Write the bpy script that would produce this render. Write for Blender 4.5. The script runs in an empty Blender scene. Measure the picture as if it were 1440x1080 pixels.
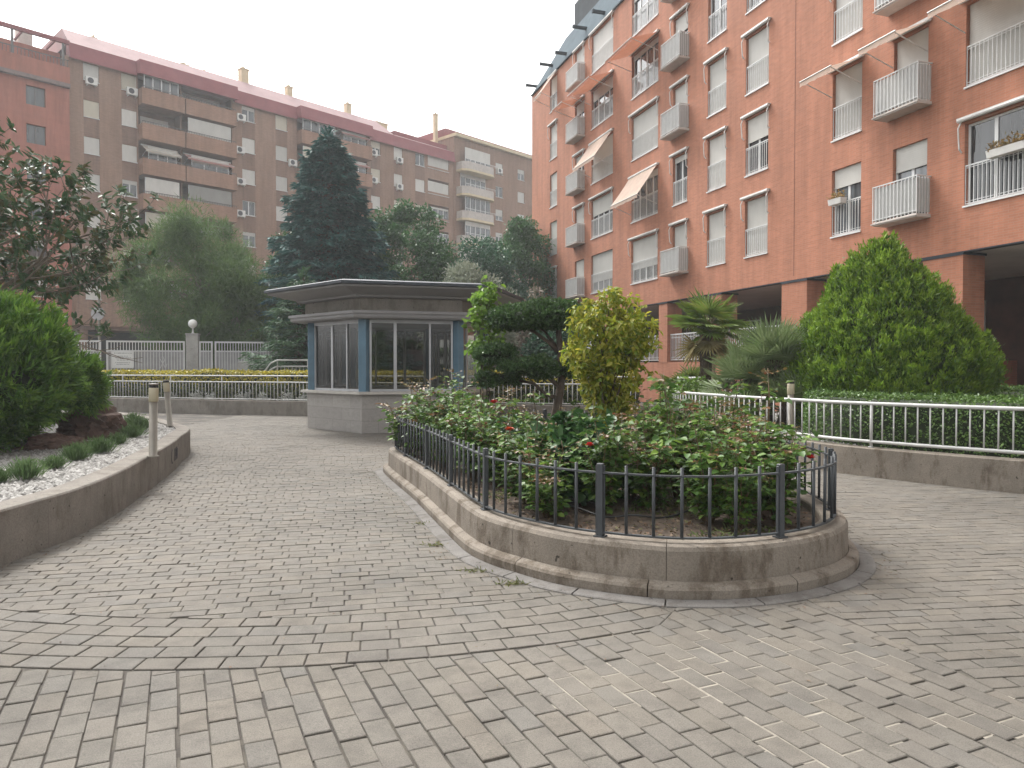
import bpy, math, random
import numpy as np
from mathutils import Vector, Matrix, noise as mnoise

random.seed(7)
RNG = np.random.default_rng(11)
R = math.radians
S = bpy.context.scene
COL = S.collection

# ------------------------------------------------------------------ helpers
def link(o, parent=None):
    COL.objects.link(o)
    if parent is not None:
        o.parent = parent
    return o

def tag(o, label=None, cat=None, group=None, kind=None):
    if label: o['label'] = label
    if cat: o['category'] = cat
    if group: o['group'] = group
    if kind: o['kind'] = kind
    return o

def empty(name, loc=(0, 0, 0), rz=0.0, label=None, cat=None, group=None):
    o = bpy.data.objects.new(name, None)
    o.location = loc
    o.rotation_euler = (0, 0, rz)
    link(o)
    return tag(o, label, cat, group)

def put(name, me, parent=None, loc=(0, 0, 0), rz=0.0):
    o = bpy.data.objects.new(name, me)
    o.location = loc
    o.rotation_euler = (0, 0, rz)
    return link(o, parent)

def copy_tree(o, parent=None):
    c = o.copy()
    link(c, parent)
    for ch in list(o.children):
        copy_tree(ch, c)
    return c

class MB:
    """collects simple shapes into one mesh"""
    def __init__(s):
        s.v = []; s.f = []; s.m = []; s.cur = 0
    def add(s, verts, faces):
        b = len(s.v)
        s.v.extend([tuple(p) for p in verts])
        for f in faces:
            s.f.append([b + i for i in f]); s.m.append(s.cur)
        return s
    def box(s, x0, x1, y0, y1, z0, z1):
        return s.add([(x0, y0, z0), (x1, y0, z0), (x1, y1, z0), (x0, y1, z0),
                      (x0, y0, z1), (x1, y0, z1), (x1, y1, z1), (x0, y1, z1)],
                     [(0, 3, 2, 1), (4, 5, 6, 7), (0, 1, 5, 4), (1, 2, 6, 5), (2, 3, 7, 6), (3, 0, 4, 7)])
    def bbox(s, x0, x1, y0, y1, z0, z1, b=.01):
        """box with chamfered vertical and top edges"""
        pl = [(x0 + b, y0), (x1 - b, y0), (x1, y0 + b), (x1, y1 - b), (x1 - b, y1), (x0 + b, y1), (x0, y1 - b), (x0, y0 + b)]
        cx, cy = (x0 + x1) / 2, (y0 + y1) / 2
        pi = [(cx + (x - cx) * (1 - 2 * b / (x1 - x0)), cy + (y - cy) * (1 - 2 * b / (y1 - y0))) for x, y in pl]
        v = [(x, y, z0) for x, y in pl] + [(x, y, z1 - b) for x, y in pl] + [(x, y, z1) for x, y in pi]
        f = [tuple(range(7, -1, -1)), tuple(range(16, 24))]
        for k in (0, 8):
            for i in range(8):
                j = (i + 1) % 8
                f.append((k + i, k + j, k + 8 + j, k + 8 + i))
        return s.add(v, f)
    def prism(s, poly, z0, z1):
        n = len(poly)
        v = [(x, y, z0) for x, y in poly] + [(x, y, z1) for x, y in poly]
        f = [tuple(range(n - 1, -1, -1)), tuple(range(n, 2 * n))]
        f += [(i, (i + 1) % n, n + (i + 1) % n, n + i) for i in range(n)]
        return s.add(v, f)
    def tube(s, path, rad, n=6, caps=True):
        path = [Vector(p) for p in path]
        if not hasattr(rad, '__len__'):
            rad = [rad] * len(path)
        vs = []; fs = []
        ref = None
        for i, p in enumerate(path):
            a = path[max(i - 1, 0)]; b = path[min(i + 1, len(path) - 1)]
            t = (b - a)
            if t.length < 1e-9: t = Vector((0, 0, 1))
            t.normalize()
            if ref is None:
                ref = Vector((1, 0, 0)) if abs(t.x) < .8 else Vector((0, 1, 0))
            u = (ref - t * ref.dot(t)).normalized()
            ref = u
            w = t.cross(u)
            for k in range(n):
                an = 2 * math.pi * k / n
                vs.append(p + (u * math.cos(an) + w * math.sin(an)) * rad[i])
        for i in range(len(path) - 1):
            for k in range(n):
                k2 = (k + 1) % n
                fs.append((i * n + k, i * n + k2, (i + 1) * n + k2, (i + 1) * n + k))
        if caps:
            fs.append(tuple(range(n - 1, -1, -1)))
            e = (len(path) - 1) * n
            fs.append(tuple(range(e, e + n)))
        return s.add(vs, fs)
    def lathe(s, prof, n=16, cx=0, cy=0):
        vs = []; fs = []
        for r, z in prof:
            for k in range(n):
                a = 2 * math.pi * k / n
                vs.append((cx + r * math.cos(a), cy + r * math.sin(a), z))
        for i in range(len(prof) - 1):
            for k in range(n):
                k2 = (k + 1) % n
                fs.append((i * n + k, i * n + k2, (i + 1) * n + k2, (i + 1) * n + k))
        fs.append(tuple(range(n - 1, -1, -1)))
        e = (len(prof) - 1) * n
        fs.append(tuple(range(e, e + n)))
        return s.add(vs, fs)
    def mesh(s, name, mats, smooth=False):
        me = bpy.data.meshes.new(name)
        me.from_pydata(s.v, [], s.f)
        if not isinstance(mats, (list, tuple)): mats = [mats]
        for m in mats: me.materials.append(m)
        if len(mats) > 1:
            me.polygons.foreach_set('material_index', s.m)
        if smooth:
            me.polygons.foreach_set('use_smooth', [True] * len(s.f))
        me.update()
        return me
    def build(s, name, mats, parent=None, smooth=False, loc=(0, 0, 0), rz=0.0):
        return put(name, s.mesh(name, mats, smooth), parent, loc, rz)

def mesh_np(name, V, F, mats, midx=None, smooth=False):
    """fast quad mesh"""
    V = np.asarray(V, dtype=np.float32).reshape(-1, 3)
    F = np.asarray(F, dtype=np.int32)
    me = bpy.data.meshes.new(name)
    me.vertices.add(len(V)); me.vertices.foreach_set('co', V.ravel())
    k = F.shape[1]
    me.loops.add(F.size); me.loops.foreach_set('vertex_index', F.ravel())
    me.polygons.add(len(F)); me.polygons.foreach_set('loop_start', np.arange(len(F), dtype=np.int32) * k)
    if not isinstance(mats, (list, tuple)): mats = [mats]
    for m in mats: me.materials.append(m)
    if midx is not None:
        me.polygons.foreach_set('material_index', np.asarray(midx, dtype=np.int32))
    if smooth:
        me.polygons.foreach_set('use_smooth', np.ones(len(F), dtype=bool))
    me.update(calc_edges=True)
    return me

def catmull(P, n=10, closed=False):
    P = [Vector((p[0], p[1], 0)) for p in P]
    out = []
    N = len(P)
    rng = range(N) if closed else range(N - 1)
    for i in rng:
        if closed:
            p0, p1, p2, p3 = P[i - 1], P[i], P[(i + 1) % N], P[(i + 2) % N]
        else:
            p0, p1, p2, p3 = P[max(i - 1, 0)], P[i], P[i + 1], P[min(i + 2, N - 1)]
        for k in range(n):
            t = k / n
            out.append(.5 * ((2 * p1) + (p2 - p0) * t + (2 * p0 - 5 * p1 + 4 * p2 - p3) * t * t + (3 * p1 - p0 - 3 * p2 + p3) * t ** 3))
    if not closed: out.append(P[-1])
    return [(v.x, v.y) for v in out]

def resample(P, step, closed=False):
    P = np.array(P, float)
    Q = np.vstack([P, P[:1]]) if closed else P
    d = np.r_[0, np.cumsum(np.linalg.norm(np.diff(Q, axis=0), axis=1))]
    n = max(2, int(round(d[-1] / step)))
    t = np.linspace(0, d[-1], n + 1)
    if closed: t = t[:-1]
    return np.c_[np.interp(t, d, Q[:, 0]), np.interp(t, d, Q[:, 1])]

def left_normals(P, closed=False):
    P = np.asarray(P)
    if closed:
        T = np.roll(P, -1, 0) - np.roll(P, 1, 0)
    else:
        T = np.gradient(P, axis=0)
    T /= np.linalg.norm(T, axis=1)[:, None]
    return np.c_[-T[:, 1], T[:, 0]]

def offset(P, d, closed=False):
    return np.asarray(P) + left_normals(P, closed) * d

def sweep(mb, P, prof, closed=False, seg=None, gap=.006):
    """profile (inward offset, z) swept along P; seg: break into blocks of that many steps"""
    P = np.asarray(P); Nn = left_normals(P, closed); n = len(P)
    T = np.c_[Nn[:, 1], -Nn[:, 0]]
    total = n if closed else n - 1
    blocks = [(a, min(a + seg, total)) for a in range(0, total, seg)] if seg else [(0, total)]
    m = len(prof)
    for a, b in blocks:
        vs = []; fs = []
        for i in range(a, b + 1):
            j = i % n
            e = 0
            if seg: e = gap if i == a else (-gap if i == b else 0)
            for off, z in prof:
                q = P[j] + Nn[j] * off + T[j] * e
                vs.append((q[0], q[1], z))
        c = b - a
        for i in range(c):
            for k in range(m):
                k2 = (k + 1) % m
                fs.append((i * m + k, (i + 1) * m + k, (i + 1) * m + k2, i * m + k2))
        if not (closed and not seg):
            fs.append(tuple(range(m))); fs.append(tuple(range(c * m + m - 1, c * m - 1, -1)))
        mb.add(vs, fs)
    return mb

def inside(P, x, y):
    """vectorised point in polygon"""
    P = np.asarray(P); x = np.asarray(x); y = np.asarray(y)
    r = np.zeros(x.shape, bool)
    n = len(P)
    for i in range(n):
        x1, y1 = P[i]; x2, y2 = P[(i + 1) % n]
        c = ((y1 > y) != (y2 > y)) & (x < (x2 - x1) * (y - y1) / (y2 - y1 + 1e-12) + x1)
        r ^= c
    return r

# ------------------------------------------------------------------ materials
MATS = {}
def new_mat(name):
    m = bpy.data.materials.new(name); m.use_nodes = True
    nt = m.node_tree; nt.nodes.clear()
    out = nt.nodes.new('ShaderNodeOutputMaterial')
    b = nt.nodes.new('ShaderNodeBsdfPrincipled')
    nt.links.new(b.outputs[0], out.inputs[0])
    MATS[name] = m
    return m, nt, b, out

def nd(nt, t, **kw):
    n = nt.nodes.new('ShaderNode' + t)
    for k, v in kw.items():
        if k.startswith('_'): setattr(n, k[1:], v)
        else: n.inputs[k.replace('__', ' ')].default_value = v
    return n

def rgb(c): return (c[0], c[1], c[2], 1)

def mixc(nt, fac, a, b, mode='MIX'):
    m = nt.nodes.new('ShaderNodeMix'); m.data_type = 'RGBA'; m.blend_type = mode
    for s, v in ((0, fac), (6, a), (7, b)):
        if hasattr(v, 'is_linked') or hasattr(v, 'links'): nt.links.new(v, m.inputs[s])
        elif s == 0: m.inputs[0].default_value = v
        else: m.inputs[s].default_value = rgb(v)
    return m.outputs[2]

def ramp(nt, src, pts):
    r = nt.nodes.new('ShaderNodeValToRGB')
    e = r.color_ramp.elements
    while len(e) < len(pts): e.new(.5)
    for i, (p, c) in enumerate(pts):
        e[i].position = p
        e[i].color = rgb(c) if hasattr(c, '__len__') else (c, c, c, 1)
    nt.links.new(src, r.inputs[0])
    return r.outputs[0]

def coords(nt, kind='Object', scale=None):
    tc = nt.nodes.new('ShaderNodeTexCoord')
    o = tc.outputs[kind]
    if scale is not None:
        mp = nt.nodes.new('ShaderNodeMapping'); mp.inputs['Scale'].default_value = scale
        nt.links.new(o, mp.inputs[0]); o = mp.outputs[0]
    return o

def noise(nt, vec, scale, detail=5, rough=.6):
    n = nd(nt, 'TexNoise', Scale=scale, Detail=detail, Roughness=rough)
    nt.links.new(vec, n.inputs['Vector'])
    return n.outputs[0]

def bump(nt, b, h, strength=.3, dist=.01):
    n = nd(nt, 'Bump', Strength=strength, Distance=dist)
    nt.links.new(h, n.inputs['Height']); nt.links.new(n.outputs[0], b.inputs['Normal'])

def plain(name, c, rough=.6, var=.25, sc=3., metal=0., bmp=.15, bsc=60., c2=None, spec=.5):
    """colour with two scales of mottling, roughness and bump from noise"""
    m, nt, b, _ = new_mat(name)
    v = coords(nt)
    n1 = noise(nt, v, sc, 6, .65)
    lo = tuple(x * (1 - var) for x in c); hi = tuple(min(1, x * (1 + var)) for x in (c2 or c))
    nt.links.new(ramp(nt, n1, [(.3, lo), (.7, hi)]), b.inputs['Base Color'])
    n2 = noise(nt, v, bsc, 3, .6)
    b.inputs['Roughness'].default_value = rough
    b.inputs['Metallic'].default_value = metal
    b.inputs['Specular IOR Level'].default_value = spec
    if bmp: bump(nt, b, n2, bmp, .01)
    return m

def concrete(name, c, stain=.5, sc=1.):
    m, nt, b, _ = new_mat(name)
    v = coords(nt)
    base = ramp(nt, noise(nt, v, 2.2 * sc, 8, .7), [(.25, tuple(x * .72 for x in c)), (.55, c), (.8, tuple(x * 1.22 for x in c))])
    # damp stains, stretched upright
    st = ramp(nt, noise(nt, coords(nt, 'Object', (2.3, 2.3, 1.0)), 1.6 * sc, 9, .72), [(.49, 0.), (.60, 1.)])
    mu = nd(nt, 'Math', _operation='MULTIPLY'); nt.links.new(st, mu.inputs[0]); mu.inputs[1].default_value = stain
    col = mixc(nt, mu.outputs[0], base, tuple(x * k for x, k in zip(c, (.50, .46, .42))))
    sp = ramp(nt, noise(nt, v, 90 * sc, 2, .5), [(.3, .75), (.6, 1.)])
    col = mixc(nt, 1., col, sp, 'MULTIPLY')
    pit = ramp(nt, noise(nt, v, 17 * sc, 2, .5), [(.24, 0.25), (.30, 1.)])
    col = mixc(nt, 1., col, pit, 'MULTIPLY')
    nt.links.new(col, b.inputs['Base Color'])
    b.inputs['Roughness'].default_value = .88
    b.inputs['Specular IOR Level'].default_value = .25
    bump(nt, b, noise(nt, v, 45 * sc, 6, .7), .5, .012)
    return m

def brickwall(name, c, mortar, rowh=.075, bl=.25, var=.22, patch=.16, bs=.25):
    """fine brick facade; local x along the wall, z up"""
    m, nt, b, _ = new_mat(name)
    tc = nt.nodes.new('ShaderNodeTexCoord')
    sx = nt.nodes.new('ShaderNodeSeparateXYZ'); nt.links.new(tc.outputs['Object'], sx.inputs[0])
    ad = nd(nt, 'Math', _operation='ADD'); nt.links.new(sx.outputs[0], ad.inputs[0]); nt.links.new(sx.outputs[1], ad.inputs[1])
    cb = nt.nodes.new('ShaderNodeCombineXYZ'); nt.links.new(ad.outputs[0], cb.inputs[0]); nt.links.new(sx.outputs[2], cb.inputs[1])
    br = nt.nodes.new('ShaderNodeTexBrick')
    nt.links.new(cb.outputs[0], br.inputs['Vector'])
    br.inputs['Scale'].default_value = 1.
    br.inputs['Brick Width'].default_value = bl; br.inputs['Row Height'].default_value = rowh
    br.inputs['Mortar Size'].default_value = .008; br.inputs['Mortar Smooth'].default_value = .3
    br.inputs['Bias'].default_value = -.1
    br.inputs['Color1'].default_value = rgb(tuple(x * (1 - var) for x in c))
    br.inputs['Color2'].default_value = rgb(tuple(x * (1 + var) for x in c))
    br.inputs['Mortar'].default_value = rgb(mortar)
    big = ramp(nt, noise(nt, coords(nt, 'Object', (1, 1, .45)), .35, 7, .65), [(.3, 1 - patch), (.7, 1 + patch)])
    col = mixc(nt, 1., br.outputs[0], big, 'MULTIPLY')
    streak = ramp(nt, noise(nt, coords(nt, 'Object', (1.6, 1.6, .18)), 1.2, 6, .7), [(.33, .78), (.60, 1.04)])
    col = mixc(nt, 1., col, streak, 'MULTIPLY')
    nt.links.new(col, b.inputs['Base Color'])
    b.inputs['Roughness'].default_value = .85
    b.inputs['Specular IOR Level'].default_value = .3
    bump(nt, b, br.outputs['Fac'], -bs, .008)
    return m

def leafmat(name, cols, rough=.55, trans=.25, spec=.35, nvar=.25, nsc=1.5):
    """per-leaf colour variation, a little light through the leaf"""
    m, nt, b, out = new_mat(name)
    g = nt.nodes.new('ShaderNodeNewGeometry')
    pts = [(i / max(1, len(cols) - 1), c) for i, c in enumerate(cols)]
    c = ramp(nt, g.outputs['Random Per Island'], pts)
    oi = nt.nodes.new('ShaderNodeObjectInfo')
    c = mixc(nt, 1., c, ramp(nt, oi.outputs['Random'], [(0, .85), (1, 1.12)]), 'MULTIPLY')
    n = ramp(nt, noise(nt, coords(nt), nsc, 3, .6), [(.3, 1 - nvar), (.7, 1 + nvar)])
    c = mixc(nt, 1., c, n, 'MULTIPLY')
    nt.links.new(c, b.inputs['Base Color'])
    b.inputs['Roughness'].default_value = rough
    b.inputs['Specular IOR Level'].default_value = spec
    t = nt.nodes.new('ShaderNodeBsdfTranslucent'); nt.links.new(c, t.inputs[0])
    mx = nt.nodes.new('ShaderNodeMixShader'); mx.inputs[0].default_value = trans
    nt.links.new(b.outputs[0], mx.inputs[1]); nt.links.new(t.outputs[0], mx.inputs[2])
    nt.links.new(mx.outputs[0], out.inputs[0])
    return m

# ------------------------------------------------------------------ foliage
def unit(A):
    return A / (np.linalg.norm(A, axis=-1, keepdims=True) + 1e-9)

def rand_dirs(n, rng):
    return unit(rng.normal(size=(n, 3)))

def leaves(P, D, N, L, W, fold=.15, six=False, droop=0.):
    """leaf blades at P pointing along D with face normal about N -> V,F"""
    n = len(P)
    D = unit(D); Sd = unit(np.cross(D, N)); N2 = np.cross(Sd, D)
    L = np.broadcast_to(np.asarray(L, float), (n,))[:, None]; W = np.broadcast_to(np.asarray(W, float), (n,))[:, None]
    tip = P + D * L - N2 * L * droop
    if not six:
        mid = P + D * L * .45 + N2 * W * fold
        V = np.stack([P, mid + Sd * W * .5, tip, mid - Sd * W * .5], 1).reshape(-1, 3)
        F = np.arange(4 * n).reshape(n, 4)
        return V, F
    a = P + D * L * .28 + N2 * W * fold; c = P + D * L * .68 + N2 * (W * fold - L * droop * .5)
    V = np.stack([P, a + Sd * W * .5, c + Sd * W * .42, tip, c - Sd * W * .42, a - Sd * W * .5], 1).reshape(-1, 3)
    b = np.arange(n)[:, None] * 6
    F = np.stack([b + [0, 1, 2, 3], b + [0, 3, 4, 5]], 1).reshape(-1, 4)
    return V, F

def join(parts):
    Vs = []; Fs = []; k = 0
    for V, F in parts:
        Vs.append(V); Fs.append(F + k); k += len(V)
    return np.concatenate(Vs), np.concatenate(Fs)

def lump(P, rng, k=3., n=10):
    """smooth random field on points, about -1..1"""
    r = np.zeros(len(P))
    for i in range(n):
        w = rng.normal(size=3) * k
        r += np.sin(P @ w + rng.uniform(0, 6.28))
    return r / math.sqrt(n)

def grid_surface(f, nu, nv):
    """closed in u: f(u,v)->points ; quads"""
    u, v = np.meshgrid(np.linspace(0, 2 * math.pi, nu, endpoint=False), np.linspace(0, 1, nv), indexing='ij')
    P = f(u.ravel(), v.ravel())
    I = np.arange(nu * nv).reshape(nu, nv)
    J = np.roll(I, -1, 0)
    F = np.stack([I[:, :-1], J[:, :-1], J[:, 1:], I[:, 1:]], -1).reshape(-1, 4)
    return P, F

def crown_mesh(name, mat, centers, radii, per, L, W, rng, up=.3, out=.8, jit=.9, flat=.75, six=False, droop=.1, core=None):
    """leaf clumps: each a loose ball of leaves, dense at its rim"""
    C = np.repeat(np.asarray(centers, float), per, 0); Rr = np.repeat(np.asarray(radii, float), per)
    d = rand_dirs(len(C), rng)
    rr = rng.uniform(.25, 1., len(C)) ** .6 * rng.uniform(.8, 1.18, len(C))
    P = C + d * (Rr * rr)[:, None] * np.array([1, 1, flat])
    D = unit(d * out + rand_dirs(len(C), rng) * jit + np.array([0, 0, up]))
    N = unit(rand_dirs(len(C), rng) * .8 + np.array([0, 0, 1.]) + d * .4)
    l = L * rng.uniform(.65, 1.3, len(C)); w = W * rng.uniform(.7, 1.25, len(C))
    return leaves(P, D, N, l, w, .15, six, droop)

def limb_path(a, b, sag=.1, n=5, wob=.05):
    a = Vector(a); b = Vector(b); pts = []
    Lg = (b - a).length
    for i in range(n + 1):
        t = i / n
        p = a.lerp(b, t)
        p.z += math.sin(t * math.pi) * sag * Lg
        if 0 < i < n: p += Vector((random.uniform(-1, 1), random.uniform(-1, 1), random.uniform(-1, 1))) * wob * Lg
        pts.append(p)
    return pts

def broadleaf(name, label, cat, x, y, h, rx, ry, z0, ncl, clr, per, L, W, mat, bark, seed, trunk_r=.16, up=.1, droop=.2, flat=.8, group=None, jit=.9, taper=.35, out=.8):
    """trunk, limbs and a crown of leaf clumps; local origin at the trunk foot"""
    rng = np.random.default_rng(seed); random.seed(seed)
    t = empty(name, (x, y, 0), 0, label, cat, group)
    cz = (h + z0) / 2; rz = (h - z0) / 2
    C = []
    while len(C) < ncl:
        d = rand_dirs(1, rng)[0] * rng.uniform(.35, 1.) ** .45
        wz = 1 - taper * max(0, d[2])
        p = np.array([d[0] * rx * wz, d[1] * ry * wz, cz + d[2] * rz])
        C.append(p)
    C = np.array(C)
    C += np.c_[lump(C, rng, .9), lump(C, rng, .9), lump(C, rng, .9) * .6] * .18 * min(rx, rz)
    rad = clr * rng.uniform(.6, 1.3, ncl)
    V, F = crown_mesh('crown', mat, C, rad, per, L, W, rng, up, out, jit, flat, droop=droop)
    put('crown', mesh_np('crown', V, F, mat), t)
    tb = MB()
    top = cz + .2 * rz
    tb.tube(limb_path((0, 0, -.05), (rx * .06, 0, top), 0, 6, .02), [trunk_r * (1.15 - .75 * i / 6) for i in range(7)], 8)
    for i in rng.choice(ncl, min(ncl, 22), False):
        z = rng.uniform(z0 * .75 + .2, top * .95)
        tb.tube(limb_path((0, 0, z), C[i], .06, 4, .05), [trunk_r * .4, trunk_r * .3, trunk_r * .2, trunk_r * .13, .012], 5)
    tb.build('trunk', bark, t, True)
    return t
# ------------------------------------------------------------------ the materials
M_conc = concrete('planter_concrete', (.25, .216, .178), .9)
M_conc2 = concrete('wall_concrete', (.23, .207, .18), .5)
M_kerb = concrete('kerb_stone', (.19, .178, .165), .5, 1.4)
M_iron = plain('dark_iron_paint', (.042, .047, .052), .5, .3, 6, bmp=.25, bsc=90)
M_white = plain('white_iron_paint', (.50, .495, .48), .45, .14, 5, bmp=.1, c2=(.46, .455, .44))
M_offw = plain('warm_white_paint', (.60, .58, .55), .5, .12, 5, bmp=.1)
M_soil = plain('planter_soil', (.058, .040, .028), .95, .5, 11, bmp=1., bsc=38, c2=(.085, .06, .042))
M_steel = plain('grey_bollard_paint', (.175, .155, .125), .45, .18, 5, bmp=.1)
M_lens = plain('cream_lamp_lens', (.36, .32, .22), .45, .1, 4, bmp=0)
M_slot = plain('black_slot', (.015, .015, .016), .6, .2, 5, bmp=0)
M_bark = plain('bark', (.085, .062, .045), .95, .45, 9, bmp=1., bsc=28)
M_barkl = plain('pale_bark', (.16, .13, .10), .9, .4, 9, bmp=1., bsc=28)
M_stem = plain('green_stem', (.085, .10, .035), .7, .4, 12, bmp=.2, c2=(.14, .08, .05))
M_wood = plain('weathered_stake', (.20, .145, .095), .85, .3, 8, bmp=.6, bsc=40)
M_hose = plain('black_hose', (.02, .02, .021), .5, .2, 5, bmp=0)
M_rock = concrete('lava_rock', (.13, .085, .07), .55, 3.)
M_graffiti = plain('dark_spray_paint', (.05, .045, .05), .6, .2, 5, bmp=0)

def paver_mat():
    m, nt, b, _ = new_mat('concrete_pavers')
    g = nt.nodes.new('ShaderNodeNewGeometry')
    v = coords(nt)
    c = ramp(nt, g.outputs['Random Per Island'],
             [(0, (.132, .120, .104)), (.25, (.149, .134, .114)), (.45, (.140, .128, .110)), (.62, (.153, .135, .112)), (.78, (.139, .129, .114)), (.9, (.157, .140, .116)), (1, (.135, .121, .102))])
    big = ramp(nt, noise(nt, v, .42, 6, .62), [(.27, .70), (.5, 1.), (.74, 1.17)])
    c = mixc(nt, 1., c, big, 'MULTIPLY')
    dirt = ramp(nt, noise(nt, v, 5.5, 7, .7), [(.32, .78), (.55, 1.03)])
    c = mixc(nt, 1., c, dirt, 'MULTIPLY')
    gr = ramp(nt, noise(nt, v, 170, 2, .6), [(.25, .66), (.5, 1.), (.75, 1.25)])
    c = mixc(nt, 1., c, gr, 'MULTIPLY')
    sp = ramp(nt, noise(nt, v, 1.9, 4, .5), [(.66, 0), (.7, 1)])
    mu = nd(nt, 'Math', _operation='MULTIPLY'); nt.links.new(sp, mu.inputs[0]); mu.inputs[1].default_value = .38
    c = mixc(nt, mu.outputs[0], c, (.15, .13, .115))
    spot = ramp(nt, noise(nt, v, 7.3, 1, .4), [(.17, 1), (.2, 0)])
    mu = nd(nt, 'Math', _operation='MULTIPLY'); nt.links.new(spot, mu.inputs[0]); mu.inputs[1].default_value = .6
    c = mixc(nt, mu.outputs[0], c, (.09, .08, .075))
    nt.links.new(c, b.inputs['Base Color'])
    b.inputs['Roughness'].default_value = .82
    b.inputs['Specular IOR Level'].default_value = .3
    bump(nt, b, noise(nt, v, 110, 5, .75), .55, .006)
    return m
M_paver = paver_mat()

def joint_mat():
    m, nt, b, _ = new_mat('sandy_joints')
    v = coords(nt)
    c = ramp(nt, noise(nt, v, 1.3, 7, .7), [(.3, (.035, .03, .026)), (.48, (.055, .047, .04)), (.58, (.10, .088, .07)), (.72, (.21, .185, .15))])
    ds = nt.nodes.new('ShaderNodeVectorMath'); ds.operation = 'DISTANCE'; nt.links.new(v, ds.inputs[0]); ds.inputs[1].default_value = (1.15, 4.05, 0)
    sb = nd(nt, 'Math', _operation='ADD'); nt.links.new(ds.outputs['Value'], sb.inputs[0]); nt.links.new(noise(nt, v, 2.2, 5, .65), sb.inputs[1])
    c = mixc(nt, ramp(nt, sb.outputs[0], [(.0, 0.), (.99, 0.)]) if False else ramp(nt, nd_scale(nt, sb.outputs[0], .5), [(.44, 1.), (.62, 0.)]), c, (.24, .215, .175))
    nt.links.new(c, b.inputs['Base Color']); b.inputs['Roughness'].default_value = .95
    bump(nt, b, noise(nt, v, 80, 4, .7), .6, .01)
    return m
def nd_scale(nt, o, k):
    m_ = nd(nt, 'Math', _operation='MULTIPLY'); nt.links.new(o, m_.inputs[0]); m_.inputs[1].default_value = k
    return m_.outputs[0]
M_joint = joint_mat()
M_street = plain('street_asphalt', (.09, .088, .085), .9, .3, .6, bmp=.4, bsc=50)
M_gravel = None
def gravel_mat():
    m, nt, b, _ = new_mat('white_marble_gravel')
    g = nt.nodes.new('ShaderNodeNewGeometry')
    c = ramp(nt, g.outputs['Random Per Island'], [(0, (.08, .073, .067)), (.2, (.155, .145, .132)), (.6, (.235, .225, .208)), (1, (.34, .328, .308))])
    nt.links.new(c, b.inputs['Base Color']); b.inputs['Roughness'].default_value = .8
    return m
M_gravel = gravel_mat()
M_gravelbed = plain('gravel_bed', (.22, .205, .185), .95, .3, 30, bmp=1., bsc=60)

# ------------------------------------------------------------------ plan curves (metres, camera at the origin looking along +Y)
PLANT = resample(catmull([(-1.80, 10.6), (-1.15, 8.67), (-.74, 7.33), (-.395, 6.22), (-.184, 5.8), (.048, 5.52), (.313, 5.25), (.618, 5.06), (.869, 4.95),
                          (1.13, 4.88), (1.51, 4.9), (1.88, 5.02), (2.2, 5.2), (2.49, 5.45), (2.74, 5.83), (2.9, 6.4), (2.95, 7.2), (2.85, 8.2), (2.6, 9.4),
                          (2.1, 10.8), (1.3, 11.9), (.3, 12.5), (-.8, 12.4), (-1.6, 11.9), (-1.92, 11.3)], 8, True), .12, True)
LEFTBED = resample(catmull([(-3.5, 2.2), (-3.65, 3.2), (-3.88, 4.6), (-4.0, 5.8), (-4.02, 6.8), (-4.24, 7.98), (-4.65, 9.5), (-5.1, 11.1), (-5.5, 12.3), (-5.78, 13.2),
                            (-6.12, 14.0), (-6.8, 15.0), (-8.3, 17.0), (-10.2, 19.0), (-13, 21.8), (-17, 25)], 8), .15)
RIGHTBED = resample(catmull([(12.0, 20.4), (8.5, 20.0), (5.6, 19.2), (4.1, 18.1), (3.5, 16.8), (3.5, 15.3), (4.05, 13), (4.5, 11.8), (4.98, 10.7), (6.3, 9.1),
                             (8.3, 7.3), (11, 5.6), (14, 4.4)], 8), .15)
BACKBED = resample(catmull([(-18, 28.3), (-14.9, 26.95), (-10.6, 25.3), (-6.6, 23.95), (-3, 22.8), (0, 21.9), (2.0, 21.4), (4.2, 21.2)], 8), .2)

# ------------------------------------------------------------------ ground
gm = MB(); gm.add([(-95, -40, 0), (95, -40, 0), (95, 130, 0), (-95, 130, 0)], [(0, 1, 2, 3)])
tag(gm.build('ground', M_street, loc=(0, 0, -.03)), kind='structure')
jm = MB(); jm.add([(-17, -2, 0), (14, -2, 0), (14, 27, 0), (-17, 27, 0)], [(0, 1, 2, 3)])
tag(jm.build('path_bed', M_joint, loc=(0, 0, -.009)), kind='structure')

rm = random.Random(12)
for cx_, cy_, rr_ in ((1.15, 3.85, .62), (1.75, 3.95, .42), (.45, 3.55, .33), (1.35, 3.1, .38), (2.1, 3.3, .35)):
    b_ = MB(); n_ = 28
    b_.add([(cx_ + rr_ * rm.uniform(.62, 1.15) * math.cos(k * 6.283 / n_), cy_ + rr_ * .8 * rm.uniform(.62, 1.15) * math.sin(k * 6.283 / n_), 0) for k in range(n_)], [tuple(range(n_))])
    tag(b_.build('mortar_patch', plain('pale_joint_mortar', (.25, .225, .185), .95, .3, 9, bmp=.6, bsc=60) if 'pale_joint_mortar' not in MATS else MATS['pale_joint_mortar'], loc=(0, 0, -.0035 - .0002 * rm.random())), kind='structure')

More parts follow.
